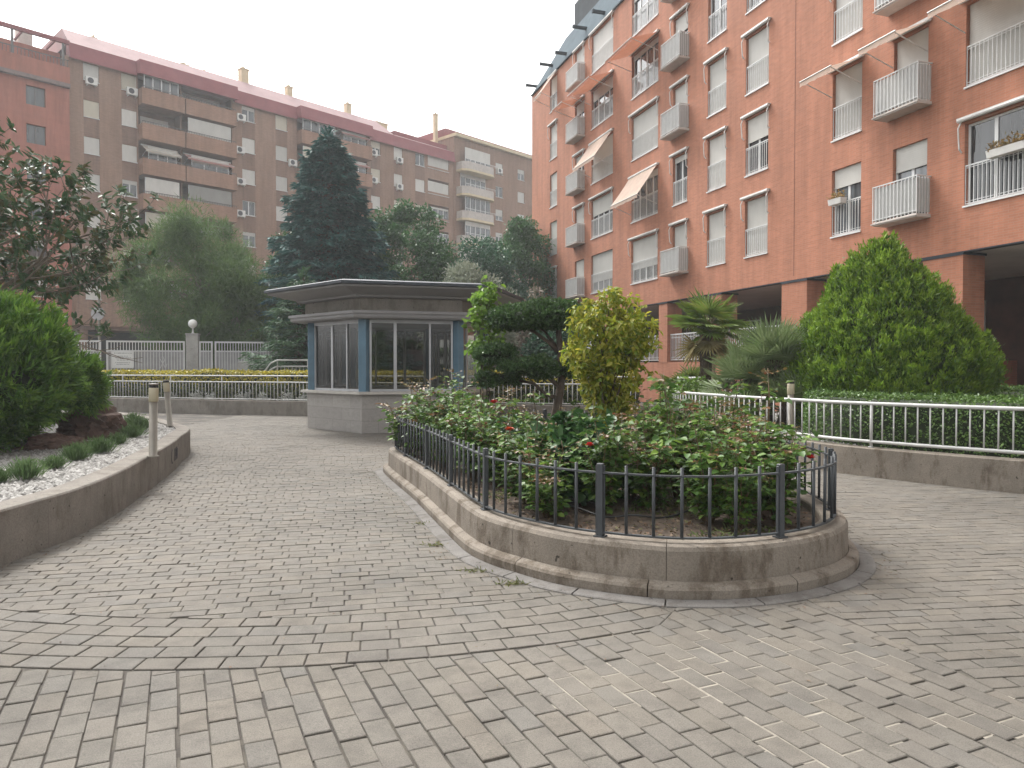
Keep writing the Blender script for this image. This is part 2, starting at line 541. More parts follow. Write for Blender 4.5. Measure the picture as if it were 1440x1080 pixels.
def circle3(a, b, c):
    ax, ay = a; bx, by = b; cx, cy = c
    d = 2 * (ax * (by - cy) + bx * (cy - ay) + cx * (ay - by))
    ux = ((ax * ax + ay * ay) * (by - cy) + (bx * bx + by * by) * (cy - ay) + (cx * cx + cy * cy) * (ay - by)) / d
    uy = ((ax * ax + ay * ay) * (cx - bx) + (bx * bx + by * by) * (ax - cx) + (cx * cx + cy * cy) * (bx - ax)) / d
    return ux, uy, math.hypot(ax - ux, ay - uy)
CX, CY, CR = circle3((-2.64, 3.82), (-.82, 3.87), (.82, 4.39))
BW = 5 * .155
def f_fore(x, y): return min(max(math.hypot(x - CX, y - CY) - CR - .017, endline(x, y)), -rightline(x, y))
def endline(x, y): return (x - .86) - (y - 4.39) * .55 - .004
def rightline(x, y): return (x - 1.95) + (y - 5.0) * .26
def f_main(x, y): return min(CR - BW - .004 - math.hypot(x - CX, y - CY) if y < 7 else 9, -(x - 1.1) if y < 8 else 9, 9)
def f_right(x, y): return min(rightline(x, y) - .008, 99)
def clip(poly, f):
    out = []
    n = len(poly)
    vals = [f(*p) for p in poly]
    if all(v > 0 for v in vals): return poly
    if all(v <= 0 for v in vals): return None
    for i in range(n):
        p, q = poly[i], poly[(i + 1) % n]; a, b = vals[i], vals[(i + 1) % n]
        if a > 0: out.append(p)
        if (a > 0) != (b > 0):
            t = a / (a - b); out.append((p[0] + (q[0] - p[0]) * t, p[1] + (q[1] - p[1]) * t))
    if len(out) < 3: return None
    ar = .5 * abs(sum(out[i][0] * out[(i + 1) % len(out)][1] - out[(i + 1) % len(out)][0] * out[i][1] for i in range(len(out))))
    return out if ar > .0025 else None

PV = []; PF = []
def paver(poly):
    n = len(poly)
    cx = sum(p[0] for p in poly) / n; cy = sum(p[1] for p in poly) / n
    ar = sum(poly[i][0] * poly[(i + 1) % n][1] - poly[(i + 1) % n][0] * poly[i][1] for i in range(n))
    if ar < 0: poly = poly[::-1]
    h = max(-.0016, min(.003, random.gauss(0, .0014))); tx = random.gauss(0, .007); ty = random.gauss(0, .007)
    b = len(PV)
    cz = min(.0042, .5 * math.sqrt(abs(ar)) * .05 + .002)
    def z(x, y): return h + (x - cx) * tx + (y - cy) * ty
    for x, y in poly: PV.append((x, y, -.03))
    for x, y in poly: PV.append((x, y, z(x, y) - .0032))
    for x, y in poly:
        d = math.hypot(x - cx, y - cy) + 1e-6; k = max(.3, 1 - 1.35 * cz / d)
        X = cx + (x - cx) * k; Y = cy + (y - cy) * k
        PV.append((X, Y, z(X, Y)))
    for k in (0, n):
        for i in range(n):
            j = (i + 1) % n
            PF.append((b + k + i, b + k + j, b + k + n + j, b + k + n + i))
    PF.append(tuple(range(b + 2 * n, b + 3 * n)))

def hidden(x, y):
    return None
PIN = offset(PLANT, .25, True)
LP = [(p[0], p[1]) for p in offset(LEFTBED, .2)] + [(-30, 25), (-30, 2)]
RP = [(p[0], p[1]) for p in offset(RIGHTBED, .2)] + [(30, 4), (30, 20)]
BP = [(p[0], p[1]) for p in offset(BACKBED, .2)] + [(5, 40), (-18, 40)]
def field(th, L, W, f, x0, x1, y0, y1, gap=.008, seed=1, jl=.0):
    """running bond field: rows along direction th"""
    rn = random.Random(seed)
    c, s = math.cos(th), math.sin(th)
    corners = [(x, y) for x in (x0, x1) for y in (y0, y1)]
    us = [x * c + y * s for x, y in corners]; vs = [-x * s + y * c for x, y in corners]
    r0 = int(min(vs) / W) - 1; r1 = int(max(vs) / W) + 1
    cand = []
    for r in range(r0, r1 + 1):
        sh = (r % 2) * .5 * L + rn.gauss(0, .02)
        wv = rn.gauss(0, .0015)
        for k in range(int(min(us) / L) - 1, int(max(us) / L) + 2):
            u = k * L + sh; v = r * W + wv
            x = (u + L / 2) * c - (v + W / 2) * s; y = (u + L / 2) * s + (v + W / 2) * c
            if x < x0 or x > x1 or y < y0 or y > y1: continue
            cand.append((u, v, x, y))
    A = np.array(cand)
    X, Y = A[:, 2], A[:, 3]
    bad = inside(PIN, X, Y) | inside(LP, X, Y) | inside(RP, X, Y) | inside(BP, X, Y)
    bad |= (Y < 6.5) & (np.abs(X) > .80 * Y + .6)
    bad |= np.hypot(X + 3.0, Y - 19.9) < 1.9
    for u, v, x, y in A[~bad]:
        g = gap * .5 * rn.uniform(.7, 1.35)
        j = rn.gauss(0, .0022); j2 = rn.gauss(0, .0018)
        q = [(u + g + j, v + g + j2), (u + L - g + j, v + g + j2), (u + L - g + j, v + W - g + j2), (u + g + j, v + W - g + j2)]
        p = [(a * c - b_ * s, a * s + b_ * c) for a, b_ in q]
        p = clip(p, f)
        if p: paver(p)
random.seed(3)
field(R(-65.5), .212, .121, f_fore, -4.2, 6.0, 2.2, 5.6, .0075, 1)
field(R(12.8), .212, .112, f_main, -9, 1.6, 3.9, 26, .0068, 2)
field(R(12.8), .212, .112, lambda x, y: 1, 1.6, 4.6, 10.5, 23, .0068, 5)
field(R(7), .212, .112, f_right, 1.2, 12, 2.0, 12.6, .0068, 3)
# the five curved courses
for k in range(5):
    r = CR - BW + .155 * k + .0775
    n = int(2 * math.pi * r / .215)
    off = (k % 2) * .5 + random.uniform(-.1, .1)
    for i in range(n):
        a0 = (i + off) / n * 2 * math.pi; a1 = (i + 1 + off) / n * 2 * math.pi
        am = (a0 + a1) / 2
        x, y = CX + r * math.cos(am), CY + r * math.sin(am)
        if y > CY or x < -5.2 or x > 2.4: continue
        if x < -.85 * y - .3: continue
        e = .0045 / r
        p = []
        for rr, aa in ((r - .0725, a0 + e), (r - .0725, a1 - e), (r + .0725, a1 - e), (r + .0725, a0 + e)):
            p.append((CX + rr * math.cos(aa), CY + rr * math.sin(aa)))
        p = clip(p, lambda x, y: -endline(x, y) - .002)
        if p: paver(p)
pm = bpy.data.meshes.new('path'); pm.from_pydata(PV, [], PF); pm.materials.append(M_paver); pm.update()
tag(put('path', pm), kind='structure')

# ------------------------------------------------------------------ oval planter with its kerb, wall and soil
pl = empty('raised_planter', (1.0, 8.5, 0), 0, 'long oval concrete planter with stepped plinth full of roses', 'planter')
def local(o, root):
    o.parent = root
    o.matrix_parent_inverse = Matrix.Translation(-Vector(root.location))
    return o
def build_at(mb, name, mats, root, smooth=False):
    return local(mb.build(name, mats, None, smooth), root)
mb = MB(); sweep(mb, PLANT, [(-.005, -.02), (-.012, .075), (.0, .095), (.062, .118), (.075, .10), (.075, -.02)], True, 9, .004)
build_at(mb, 'plinth', M_conc, pl)
mb = MB(); sweep(mb, PLANT, [(.068, .06), (.072, .315), (.088, .342), (.12, .352), (.27, .352), (.28, .34), (.28, .1)], True, 11, .0022)
build_at(mb, 'wall', M_conc, pl)
mb = MB()
KP = PLANT
sweep(mb, KP, [(-.135, -.03), (-.13, .006), (-.12, .012), (-.02, .02), (-.013, .018), (-.013, -.03)], True, 5, .006)
build_at(mb, 'kerb', M_kerb, pl)
SP = offset(PLANT, .27, True)
# soil: radial grid with clods
cx0, cy0 = .7, 8.6
rg = np.random.default_rng(5)
rings = 26; n = len(SP)
V = []; 
for k in range(rings + 1):
    t = k / rings
    q = np.array([cx0, cy0]) + (SP - [cx0, cy0]) * t
    z = .285 + .05 * (1 - t) + lump(np.c_[q * 3.1, np.zeros(n)], np.random.default_rng(9), 1., 12) * .018 * (1 if t < .98 else .3)
    V.append(np.c_[q, z])
V = np.concatenate(V)
I = np.arange((rings + 1) * n).reshape(rings + 1, n); J = np.roll(I, -1, 1)
F = np.stack([I[:-1], J[:-1], J[1:], I[1:]], -1).reshape(-1, 4)
so = put('soil', mesh_np('soil', V, F, M_soil, smooth=True)); local(so, pl)

# leaf litter and clods on the soil
def in_poly_pts(poly, n, rng, x0, x1, y0, y1):
    P = np.c_[rng.uniform(x0, x1, n), rng.uniform(y0, y1, n)]
    return P[inside(poly, P[:, 0], P[:, 1])]
Q = in_poly_pts(offset(PLANT, .36, True), 4500, rg, -.5, 2.9, 5, 8.5)
P = np.c_[Q, np.full(len(Q), .315)]
V, F = leaves(P, unit(np.c_[rg.normal(size=(len(Q), 2)), rg.uniform(-.1, .4, len(Q))]), unit(rg.normal(size=(len(Q), 3)) * .4 + [0, 0, 1]), rg.uniform(.02, .055, len(Q)), rg.uniform(.01, .03, len(Q)), .3)
M_litter = leafmat('dry_leaf_litter', [(.10, .065, .04), (.17, .10, .06), (.06, .045, .035), (.20, .14, .09), (.09, .11, .03)], .8, .05)
tag(put('leaf_litter', mesh_np('leaf_litter', V, F, M_litter)), 'brown dry leaf litter scattered over the planter soil', 'leaf litter', kind='stuff')

Q = in_poly_pts(offset(PLANT, .34, True), 5200, rg, -.3, 2.9, 5, 7.4)
Q = Q[lump(np.c_[Q * 2.2, np.zeros(len(Q))], np.random.default_rng(4), 1., 8) > .45]
n = len(Q); P = np.c_[Q, np.full(n, .312)]
V, F = leaves(P, np.c_[rg.normal(size=(n, 2)), rg.uniform(.1, 1.1, n)], unit(rg.normal(size=(n, 3)) + [0, 0, .6]), rg.uniform(.02, .07, n), rg.uniform(.008, .022, n), .2)
M_gw = leafmat('ground_weeds', [(.06, .10, .025), (.10, .14, .04), (.14, .15, .05), (.09, .075, .04)], .7, .25)
tag(put('ground_weeds', mesh_np('ground_weeds', V, F, M_gw)), 'low green and dry weeds growing on the planter soil', 'weeds', kind='stuff')

hp = catmull([(.35, 6.6), (.7, 6.15), (1.0, 5.95), (1.35, 6.1), (1.7, 6.25), (2.1, 6.2), (2.35, 6.6)], 8)
mb = MB(); mb.tube([(x, y, .345 + .02 * math.sin(i * .5)) for i, (x, y) in enumerate(hp)], .009, 6)
tag(mb.build('drip_hose', M_hose, None, True), 'thin black irrigation hose lying on the planter soil', 'hose')

# ------------------------------------------------------------------ iron fence round the planter
fe = empty('iron_fence', (1.0, 8.5, 0), 0, 'low dark grey iron fence round the rose planter', 'fence')
FP = resample(offset(PLANT, .17, True), .02, True)
NF = len(FP); ZT, ZB = .81, .385
fl = np.r_[0, np.cumsum(np.linalg.norm(np.diff(np.vstack([FP, FP[:1]]), axis=0), axis=1))]
per = fl[-1]
npst = int(round(per / 1.3)); 
def at_len(d):
    d %= per
    i = int(np.searchsorted(fl, d, 'right') - 1) % NF
    a = FP[i]; b = FP[(i + 1) % NF]; t = (d - fl[i]) / (fl[i + 1] - fl[i] + 1e-9)
    return a + (b - a) * t, math.atan2(*(b - a)[::-1])
# corner posts as read from the photo
POSTX = 0.60
post_d = [(POSTX + k * per / npst) % per for k in range(npst)]
postm = None
pk = []
for d in post_d:
    (x, y), a = at_len(d)
    if postm is None:
        b_ = MB(); b_.bbox(-.024, .024, -.02, .02, .352, .875, .004); b_.box(-.04, .04, -.035, .035, .3525, .362)
        b_.bbox(.027, .034, -.008, .008, .37, .86, .002); b_.bbox(-.034, -.027, -.012, .012, .37, .86, .002)
        postm = b_.mesh('post', M_iron)
    o = put('post', postm, None, (x, y, 0), a); local(o, fe)
for zc, nm in ((ZT, 'top_rail'), (ZB, 'bottom_rail')):
    b_ = MB()
    sweep(b_, resample(FP, .1, True), [(-.014, zc - .006), (-.014, zc + .006), (.014, zc + .006), (.014, zc - .006)], True)
    build_at(b_, nm, M_iron, fe)
sp = per / npst / 7
for d0 in post_d:
    for k in range(1, 7):
        (x, y), a = at_len(d0 + k * per / npst / 7)
        pk.append((math.hypot(x, y), x, y, a))
pk.sort()
b_ = MB(); b_.tube([(0, 0, ZB), (0, 0, .868)], .012, 8); pm_ = b_.mesh('picket', M_iron, True)
rear = MB()
for i, (_, x, y, a) in enumerate(pk):
    if i < 100:
        local(put('picket', pm_, None, (x, y, 0), a), fe)
    else:
        rear.tube([(x, y, ZB), (x, y, .868)], .012, 6)
if rear.v:
    tag(build_at(rear, 'rear_pickets', M_iron, fe), kind='stuff')

# ------------------------------------------------------------------ low retaining walls and white railings
mb = MB(); sweep(mb, LEFTBED, [(0, -.02), (.0, .425), (.012, .44), (.24, .445), (.25, .435), (.25, -.02)], False)
lw = tag(mb.build('retaining_wall', M_conc2), 'curved low concrete wall holding the white gravel bed', 'wall')
for k_, (px_, h_) in enumerate([(62, .4), (70, .42), (80, .4)]):
    pass
# form board joints: thin grooves are modelled as shallow dark strips set in the face
gj = MB()
for i in range(8, 95, 5):
    p = LEFTBED[i]; nn = left_normals(LEFTBED)[i]; t = np.array([nn[1], -nn[0]])
    a = p - nn * .0015 - t * .004; b = p - nn * .0015 + t * .004
    gj.add([(a[0], a[1], .0), (b[0], b[1], .0), (b[0], b[1], .43), (a[0], a[1], .43)], [(0, 1, 2, 3)])
gj.build('form_joints', plain('wall_joint', (.17, .15, .13), .9), lw)
# small graffiti strokes on the wall face near its bend
gf = MB()
def wallpt(i, z, o=-.003):
    k = int(i); f = i - k
    p = LEFTBED[k] * (1 - f) + LEFTBED[k + 1] * f; nn = left_normals(LEFTBED)[k]
    q = p + nn * o
    return (q[0], q[1], z)
i0 = int(np.argmin(np.hypot(LEFTBED[:, 0] + 5.05, LEFTBED[:, 1] - 10.95)))
for stroke in ([(0, .34), (-.3, .3), (-.5, .2), (-.2, .13), (.2, .15)], [(1.6, .33), (1.55, .14)], [(2.3, .14), (2.35, .33), (2.7, .2), (3.1, .33), (3.1, .14)], [(3.6, .33), (3.6, .15), (4.1, .3), (3.7, .24)]):
    gf.tube([wallpt(i0 + a, z) for a, z in stroke], .006, 4)
gf.build('graffiti', M_graffiti, lw)

mb = MB(); sweep(mb, RIGHTBED, [(0, -.02), (.0, .40), (.012, .412), (.2, .415), (.21, .40), (.21, -.02)], False)
tag(mb.build('retaining_wall', M_conc), 'stained low concrete wall beneath the white railing at right', 'wall')
mb = MB(); sweep(mb, BACKBED, [(0, -.02), (.0, .46), (.015, .475), (.22, .48), (.23, .46), (.23, -.02)], False)
tag(mb.build('retaining_wall', M_conc2), 'long low concrete wall beneath the railing and yellow hedge at the back', 'wall')

def railing(name, P, zt, zb, spacing, label, post_every, double=None, r=.022, rb=.011, off=.1, base=.4):
    t = empty(name, (P[0][0], P[0][1], 0), 0, label, 'railing')
    Q = offset(P, off)
    Q = resample(Q, .02)
    b_ = MB(); b_.tube([(x, y, zt) for x, y in Q[::6]], r, 8); build_at(b_, 'top_rail', M_white, t, True)
    b_ = MB(); b_.tube([(x, y, zb) for x, y in Q[::6]], r * .9, 8); build_at(b_, 'bottom_rail', M_white, t, True)
    if double:
        b_ = MB(); b_.tube([(x, y, double) for x, y in Q[::6]], r * 1.05, 8); build_at(b_, 'handrail', M_white, t, True)
    b_ = MB(); b_.tube([(0, 0, zb), (0, 0, zt)], rb, 6); bm_ = b_.mesh('baluster', M_white, True)
    b_ = MB(); b_.tube([(0, 0, base), (0, 0, double or zt)], r * .85, 8); b_.lathe([(.04, base), (.04, base + .012)], 10); pm_ = b_.mesh('post', M_white, True)
    step = max(1, int(round(spacing / .02)))
    for k, i in enumerate(range(0, len(Q), step)):
        o = put('post' if k % post_every == 0 else 'baluster', pm_ if k % post_every == 0 else bm_, None, (Q[i][0], Q[i][1], 0)); local(o, t)
    return t
i1 = int(np.argmin(np.hypot(RIGHTBED[:, 0] - 3.6, RIGHTBED[:, 1] - 17.0)))
i2 = int(np.argmin(np.hypot(RIGHTBED[:, 0] - 10, RIGHTBED[:, 1] - 6.15)))
railing('white_railing', RIGHTBED[i1:i2], 1.045, .50, .15, 'white tubular railing on the low wall in front of the clipped hedge', 14, r=.026, base=.415)
b0 = 0
bA = [i for i, p in enumerate(BACKBED) if -16.2 < p[0] < -4.9]; bB = [i for i, p in enumerate(BACKBED) if -4.75 < p[0] < 4.0]
railing('white_railing', BACKBED[bA[0]:bA[-1]], 1.09, .52, .14, 'long white railing with raised handrail before the yellow hedge left of the kiosk', 16, 1.30, .02, .011, .1, .48)
railing('white_railing', BACKBED[bB[0]:bB[-1]], 1.09, .52, .14, 'white railing with raised handrail seen behind the kiosk and topiary', 16, 1.30, .02, .011, .1, .48)

# bed surfaces
def sheet(name, poly, z, mat, kind='structure'):
    b_ = MB(); n = len(poly)
    b_.add([(x, y, z) for x, y in poly], [tuple(range(n))])
    return tag(b_.build(name, mat), kind=kind)
sheet('gravel_ground', [tuple(p) for p in offset(LEFTBED, .24)] + [(-30, 25), (-30, 2.2)], .40, M_gravelbed)
sheet('bed_ground', [tuple(p) for p in offset(RIGHTBED, .2)] + [(30, 3), (30, 20.4)], .36, M_gravelbed)
sheet('hedge_ground', [tuple(p) for p in offset(BACKBED, .22)] + [(4.2, 25), (-18, 32)], .42, M_soil)

# white pebbles, dense where the bed lies open to view
rg = np.random.default_rng(21)
Q = in_poly_pts([tuple(p) for p in offset(LEFTBED, .25)] + [(-30, 25), (-30, 2.2)], 60000, rg, -10.5, -4.0, 5.2, 17)
w = np.ones(len(Q))
ns = len(Q)
base = np.array([(1, 0, 0), (0, 1, 0), (-1, 0, 0), (0, -1, 0), (0, 0, 1), (0, 0, -1)], float)
sc = rg.uniform(.012, .032, (ns, 1, 1)) * rg.uniform(.7, 1.3, (ns, 6, 1)); an = rg.uniform(0, 6.28, ns)
Bv = np.repeat(base[None], ns, 0) * sc * np.array([1.2, .9, .7])
ca, sa = np.cos(an)[:, None], np.sin(an)[:, None]
X = Bv[:, :, 0] * ca - Bv[:, :, 1] * sa; Y = Bv[:, :, 0] * sa + Bv[:, :, 1] * ca
V = np.stack([X + Q[:, :1], Y + Q[:, 1:], Bv[:, :, 2] + .405 + rg.uniform(0, .012, (ns, 1))], -1).reshape(-1, 3)
tri = np.array([(0, 1, 4), (1, 2, 4), (2, 3, 4), (3, 0, 4)])
F = (np.arange(ns)[:, None, None] * 6 + tri[None]).reshape(-1, 3)
tag(put('gravel', mesh_np('gravel', V, F, M_gravel)), 'white marble gravel covering the bed at left', 'gravel', kind='stuff')
Q = in_poly_pts([tuple(p) for p in offset(RIGHTBED, .22)] + [(30, 4), (30, 20)], 26000, rg, 3.6, 7.2, 11, 19)
ns = len(Q); sc = rg.uniform(.02, .045, (ns, 1, 1)) * rg.uniform(.7, 1.3, (ns, 6, 1))
Bv = np.repeat(base[None], ns, 0) * sc
V = (Bv + np.c_[Q, np.full(ns, .37)][:, None, :]).reshape(-1, 3)
F = (np.arange(ns)[:, None, None] * 6 + tri[None]).reshape(-1, 3)
tag(put('gravel', mesh_np('gravel', V, F, M_gravel)), 'white gravel round the palms behind the right railing', 'gravel', kind='stuff')

# ------------------------------------------------------------------ bollard lamps
def bollard(x, y, z, h, lean, label):
    t = empty('bollard_lamp', (x, y, z), 0, label, 'lamp', 'bollard lamps on the bed walls')
    t.rotation_euler = (lean[0], lean[1], random.uniform(0, 1))
    b_ = MB(); b_.lathe([(.075, 0), (.075, .012), (.05, .014), (.05, h - .23)], 16); b_.build('post', M_steel, t, True)
    b_ = MB(); b_.lathe([(.055, h - .23), (.058, h - .225), (.058, h - .06), (.055, h - .055)], 16); b_.build('lamp_lens', M_lens, t, True)
    b_ = MB()
    for k in range(8):
        a = k * math.pi / 4
        b_.box(.045 * math.cos(a) - .008, .045 * math.cos(a) + .008, .045 * math.sin(a) - .008, .045 * math.sin(a) + .008, h - .055, h - .02)
    b_.lathe([(.03, h - .055), (.03, h - .02)], 10); b_.build('vent_ring', M_slot, t)
    b_ = MB(); b_.lathe([(.056, h - .02), (.06, h - .015), (.06, h - .004), (.04, h)], 16); b_.build('cap', M_steel, t, True)
bollard(-4.55, 9.35, .43, .93, (0, .02), 'nearer grey bollard lamp with cream lens on the gravel bed wall')
bollard(-6.62, 14.3, .43, .90, (-.03, -.09), 'farther leaning grey bollard lamp at the bend of the gravel bed wall')
bollard(4.62, 12.25, .37, .98, (0, 0), 'pale bollard lamp behind the right railing at the end of the clipped hedge')

# small dry leaves and bits gathered along walls and kerb, a few strewn over the paving
rg = np.random.default_rng(77)
Q = []
for P_, k_, d_ in ((LEFTBED, 260, -.05), (PLANT, 420, -.17), (RIGHTBED, 200, -.05), (BACKBED, 160, -.05)):
    nn = left_normals(P_, P_ is PLANT); i = rg.integers(0, len(P_), k_)
    Q.append(P_[i] + nn[i] * (d_ - np.abs(rg.normal(0, .07, k_)))[:, None] + rg.normal(0, .04, (k_, 2)))
Q.append(np.c_[rg.uniform(-4.5, 5, 240), rg.uniform(3, 15, 240)])
Q = np.concatenate(Q); Q = Q[~(inside(offset(PLANT, 0, True), Q[:, 0], Q[:, 1]))]
n = len(Q); P = np.c_[Q, np.full(n, .006)]
V, F = leaves(P, np.c_[rg.normal(size=(n, 2)), rg.uniform(0, .15, n)], np.c_[rg.normal(0, .2, (n, 2)), np.ones(n)], rg.uniform(.010, .034, n), rg.uniform(.006, .016, n), .3)
tag(put('leaf_litter', mesh_np('leaf_litter', V, F, M_litter)), 'tiny dry leaves and bits strewn along the kerbs and over the paving', 'leaf litter', kind='stuff')
# ------------------------------------------------------------------ building materials
M_brick = brickwall('orange_brick', (.42, .170, .100), (.38, .20, .135), .06, .25, .10, .10)
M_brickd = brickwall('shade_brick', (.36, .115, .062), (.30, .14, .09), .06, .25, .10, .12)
M_beige = brickwall('beige_brick', (.295, .180, .128), (.29, .20, .15), .07, .25, .10, .12)
M_beiged = brickwall('beige_brick_shade', (.225, .135, .098), (.23, .155, .12), .07, .25, .10, .12)  # darker copy of the beige brick, shade put into the colour
M_parap = brickwall('parapet_brick', (.315, .178, .122), (.31, .20, .145), .07, .25, .12, .12)
M_redb = brickwall('red_render_wall', (.36, .14, .10), (.35, .15, .11), .3, .9, .04, .1)
M_roofr = plain('burgundy_fascia', (.25, .07, .075), .7, .12, 1.2, bmp=.1)
M_roofp = plain('pink_roof', (.40, .26, .26), .75, .1, .8, bmp=.1)
M_cream = plain('cream_band', (.60, .50, .33), .7, .12, 1.5, bmp=.1)
M_greyroof = plain('grey_roof_sheet', (.115, .145, .165), .95, .15, 1.5, bmp=.1, spec=.05)
M_darkroof = plain('dark_roof_frame', (.04, .047, .055), .8, .2, 2, bmp=.1, spec=.15)
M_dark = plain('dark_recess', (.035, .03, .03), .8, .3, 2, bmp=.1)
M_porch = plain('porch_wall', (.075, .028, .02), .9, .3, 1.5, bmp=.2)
M_ceil = plain('porch_ceiling', (.46, .43, .39), .9, .12, 1., bmp=.1)
M_frame = plain('white_window_frame', (.68, .68, .67), .4, .06, 3, bmp=.05)
M_dframe = plain('dark_window_frame', (.10, .09, .085), .4, .15, 3, bmp=.05)
M_slab = plain('balcony_slab', (.50, .45, .41), .8, .15, 3, bmp=.2)
M_mast = plain('white_metal', (.60, .60, .59), .45, .15, 4, bmp=.1)
M_ac = plain('air_conditioner_casing', (.62, .61, .58), .5, .12, 4, bmp=.05)
M_grille = plain('fan_grille', (.05, .05, .055), .6, .2, 4, bmp=.05)

def slat_mat(name, c, pitch=.055, var=.08, axis=2):
    m, nt, b, _ = new_mat(name)
    tc = nt.nodes.new('ShaderNodeTexCoord')
    w_ = nt.nodes.new('ShaderNodeTexWave'); w_.wave_type = 'BANDS'; w_.bands_direction = 'XYZ'[axis]; w_.wave_profile = 'SAW'
    w_.inputs['Scale'].default_value = .314 / pitch; w_.inputs['Distortion'].default_value = 0
    nt.links.new(tc.outputs['Object'], w_.inputs['Vector'])
    n = noise(nt, coords(nt, 'Object', (1, 1, .3)), 2., 5, .6)
    col = ramp(nt, n, [(.3, tuple(x * (1 - var) for x in c)), (.7, tuple(x * (1 + var) for x in c))])
    oi = nt.nodes.new('ShaderNodeObjectInfo')
    col = mixc(nt, 1., col, ramp(nt, oi.outputs['Random'], [(0, (.82, .82, .80)), (1, (1.06, 1.05, 1.02))]), 'MULTIPLY')
    nt.links.new(col, b.inputs['Base Color'])
    b.inputs['Roughness'].default_value = .55
    bump(nt, b, w_.outputs['Fac'], .6, .012)
    return m
M_shut = slat_mat('roller_shutter', (.56, .545, .52))
M_shutg = slat_mat('grey_shutter', (.30, .29, .275))
M_shutb = slat_mat('beige_shutter', (.50, .46, .38))
M_panel = slat_mat('balcony_panel', (.46, .455, .45), .11, .1, 0)

def glass_dark(name, c, rough=.04):
    m, nt, b, _ = new_mat(name)
    oi = nt.nodes.new('ShaderNodeObjectInfo')
    col = ramp(nt, oi.outputs['Random'], [(0, tuple(x * .5 for x in c)), (.6, c), (1, tuple(x * 2.6 for x in c))])
    cur = ramp(nt, noise(nt, coords(nt, 'Object', (3, 3, .25)), 1.6, 3, .5), [(.35, .5), (.65, 1.5)])
    col = mixc(nt, 1., col, cur, 'MULTIPLY')
    nt.links.new(col, b.inputs['Base Color'])
    b.inputs['Roughness'].default_value = rough
    b.inputs['Specular IOR Level'].default_value = .5
    b.inputs['Coat Weight'].default_value = .6; b.inputs['Coat Roughness'].default_value = .02
    return m
M_glass = glass_dark('window_glass', (.05, .055, .06))

def clear_glass(name, tint, ior=1.5):
    m, nt, b, out = new_mat(name); nt.nodes.remove(b)
    t = nt.nodes.new('ShaderNodeBsdfTransparent'); t.inputs[0].default_value = rgb(tint)
    g = nt.nodes.new('ShaderNodeBsdfGlossy'); g.inputs['Roughness'].default_value = .015; g.inputs[0].default_value = (.9, .9, .9, 1)
    f = nt.nodes.new('ShaderNodeFresnel'); f.inputs[0].default_value = ior
    mx = nt.nodes.new('ShaderNodeMixShader')
    nt.links.new(f.outputs[0], mx.inputs[0]); nt.links.new(t.outputs[0], mx.inputs[1]); nt.links.new(g.outputs[0], mx.inputs[2])
    nt.links.new(mx.outputs[0], out.inputs[0])
    return m
M_kglass = clear_glass('kiosk_glass', (.55, .55, .52))

def fabric(name, c, trans=.35):
    m, nt, b, out = new_mat(name)
    v = coords(nt)
    col = ramp(nt, noise(nt, v, 2.5, 6, .65), [(.3, tuple(x * .85 for x in c)), (.7, tuple(min(1, x * 1.1) for x in c))])
    nt.links.new(col, b.inputs['Base Color']); b.inputs['Roughness'].default_value = .9
    t = nt.nodes.new('ShaderNodeBsdfTranslucent'); nt.links.new(col, t.inputs[0])
    mx = nt.nodes.new('ShaderNodeMixShader'); mx.inputs[0].default_value = trans
    nt.links.new(b.outputs[0], mx.inputs[1]); nt.links.new(t.outputs[0], mx.inputs[2]); nt.links.new(mx.outputs[0], out.inputs[0])
    return m
M_peach = fabric('peach_awning', (.64, .49, .40))
M_rust = fabric('rust_awning', (.42, .17, .10))
M_ivory = fabric('ivory_awning', (.62, .56, .48))
M_pinkaw = fabric('pink_awning', (.50, .25, .22))

def facade(mb, x0, x1, z0, z1, holes, depth, y=0.):
    """wall plane at local y with rectangular openings (x0,x1,z0,z1) and their reveals"""
    xs = sorted(set([x0, x1] + [h for o in holes for h in o[:2] if x0 < h < x1]))
    zs = sorted(set([z0, z1] + [h for o in holes for h in o[2:4] if z0 < h < z1]))
    idx = {}
    vs = []; fs = []
    def vid(i, k):
        if (i, k) not in idx:
            idx[(i, k)] = len(vs); vs.append((xs[i], y, zs[k]))
        return idx[(i, k)]
    for i in range(len(xs) - 1):
        cx = (xs[i] + xs[i + 1]) / 2
        for k in range(len(zs) - 1):
            cz = (zs[k] + zs[k + 1]) / 2
            if any(o[0] < cx < o[1] and o[2] < cz < o[3] for o in holes): continue
            fs.append((vid(i, k), vid(i + 1, k), vid(i + 1, k + 1), vid(i, k + 1)))
    mb.add(vs, fs)
    for a, b, c, d in holes:
        mb.add([(a, y, c), (b, y, c), (b, y, d), (a, y, d), (a, y + depth, c), (b, y + depth, c), (b, y + depth, d), (a, y + depth, d)],
               [(0, 4, 5, 1), (1, 5, 6, 2), (2, 6, 7, 3), (3, 7, 4, 0)])

CACHE = {}
def cached(key, fn):
    if key not in CACHE: CACHE[key] = fn()
    return CACHE[key]

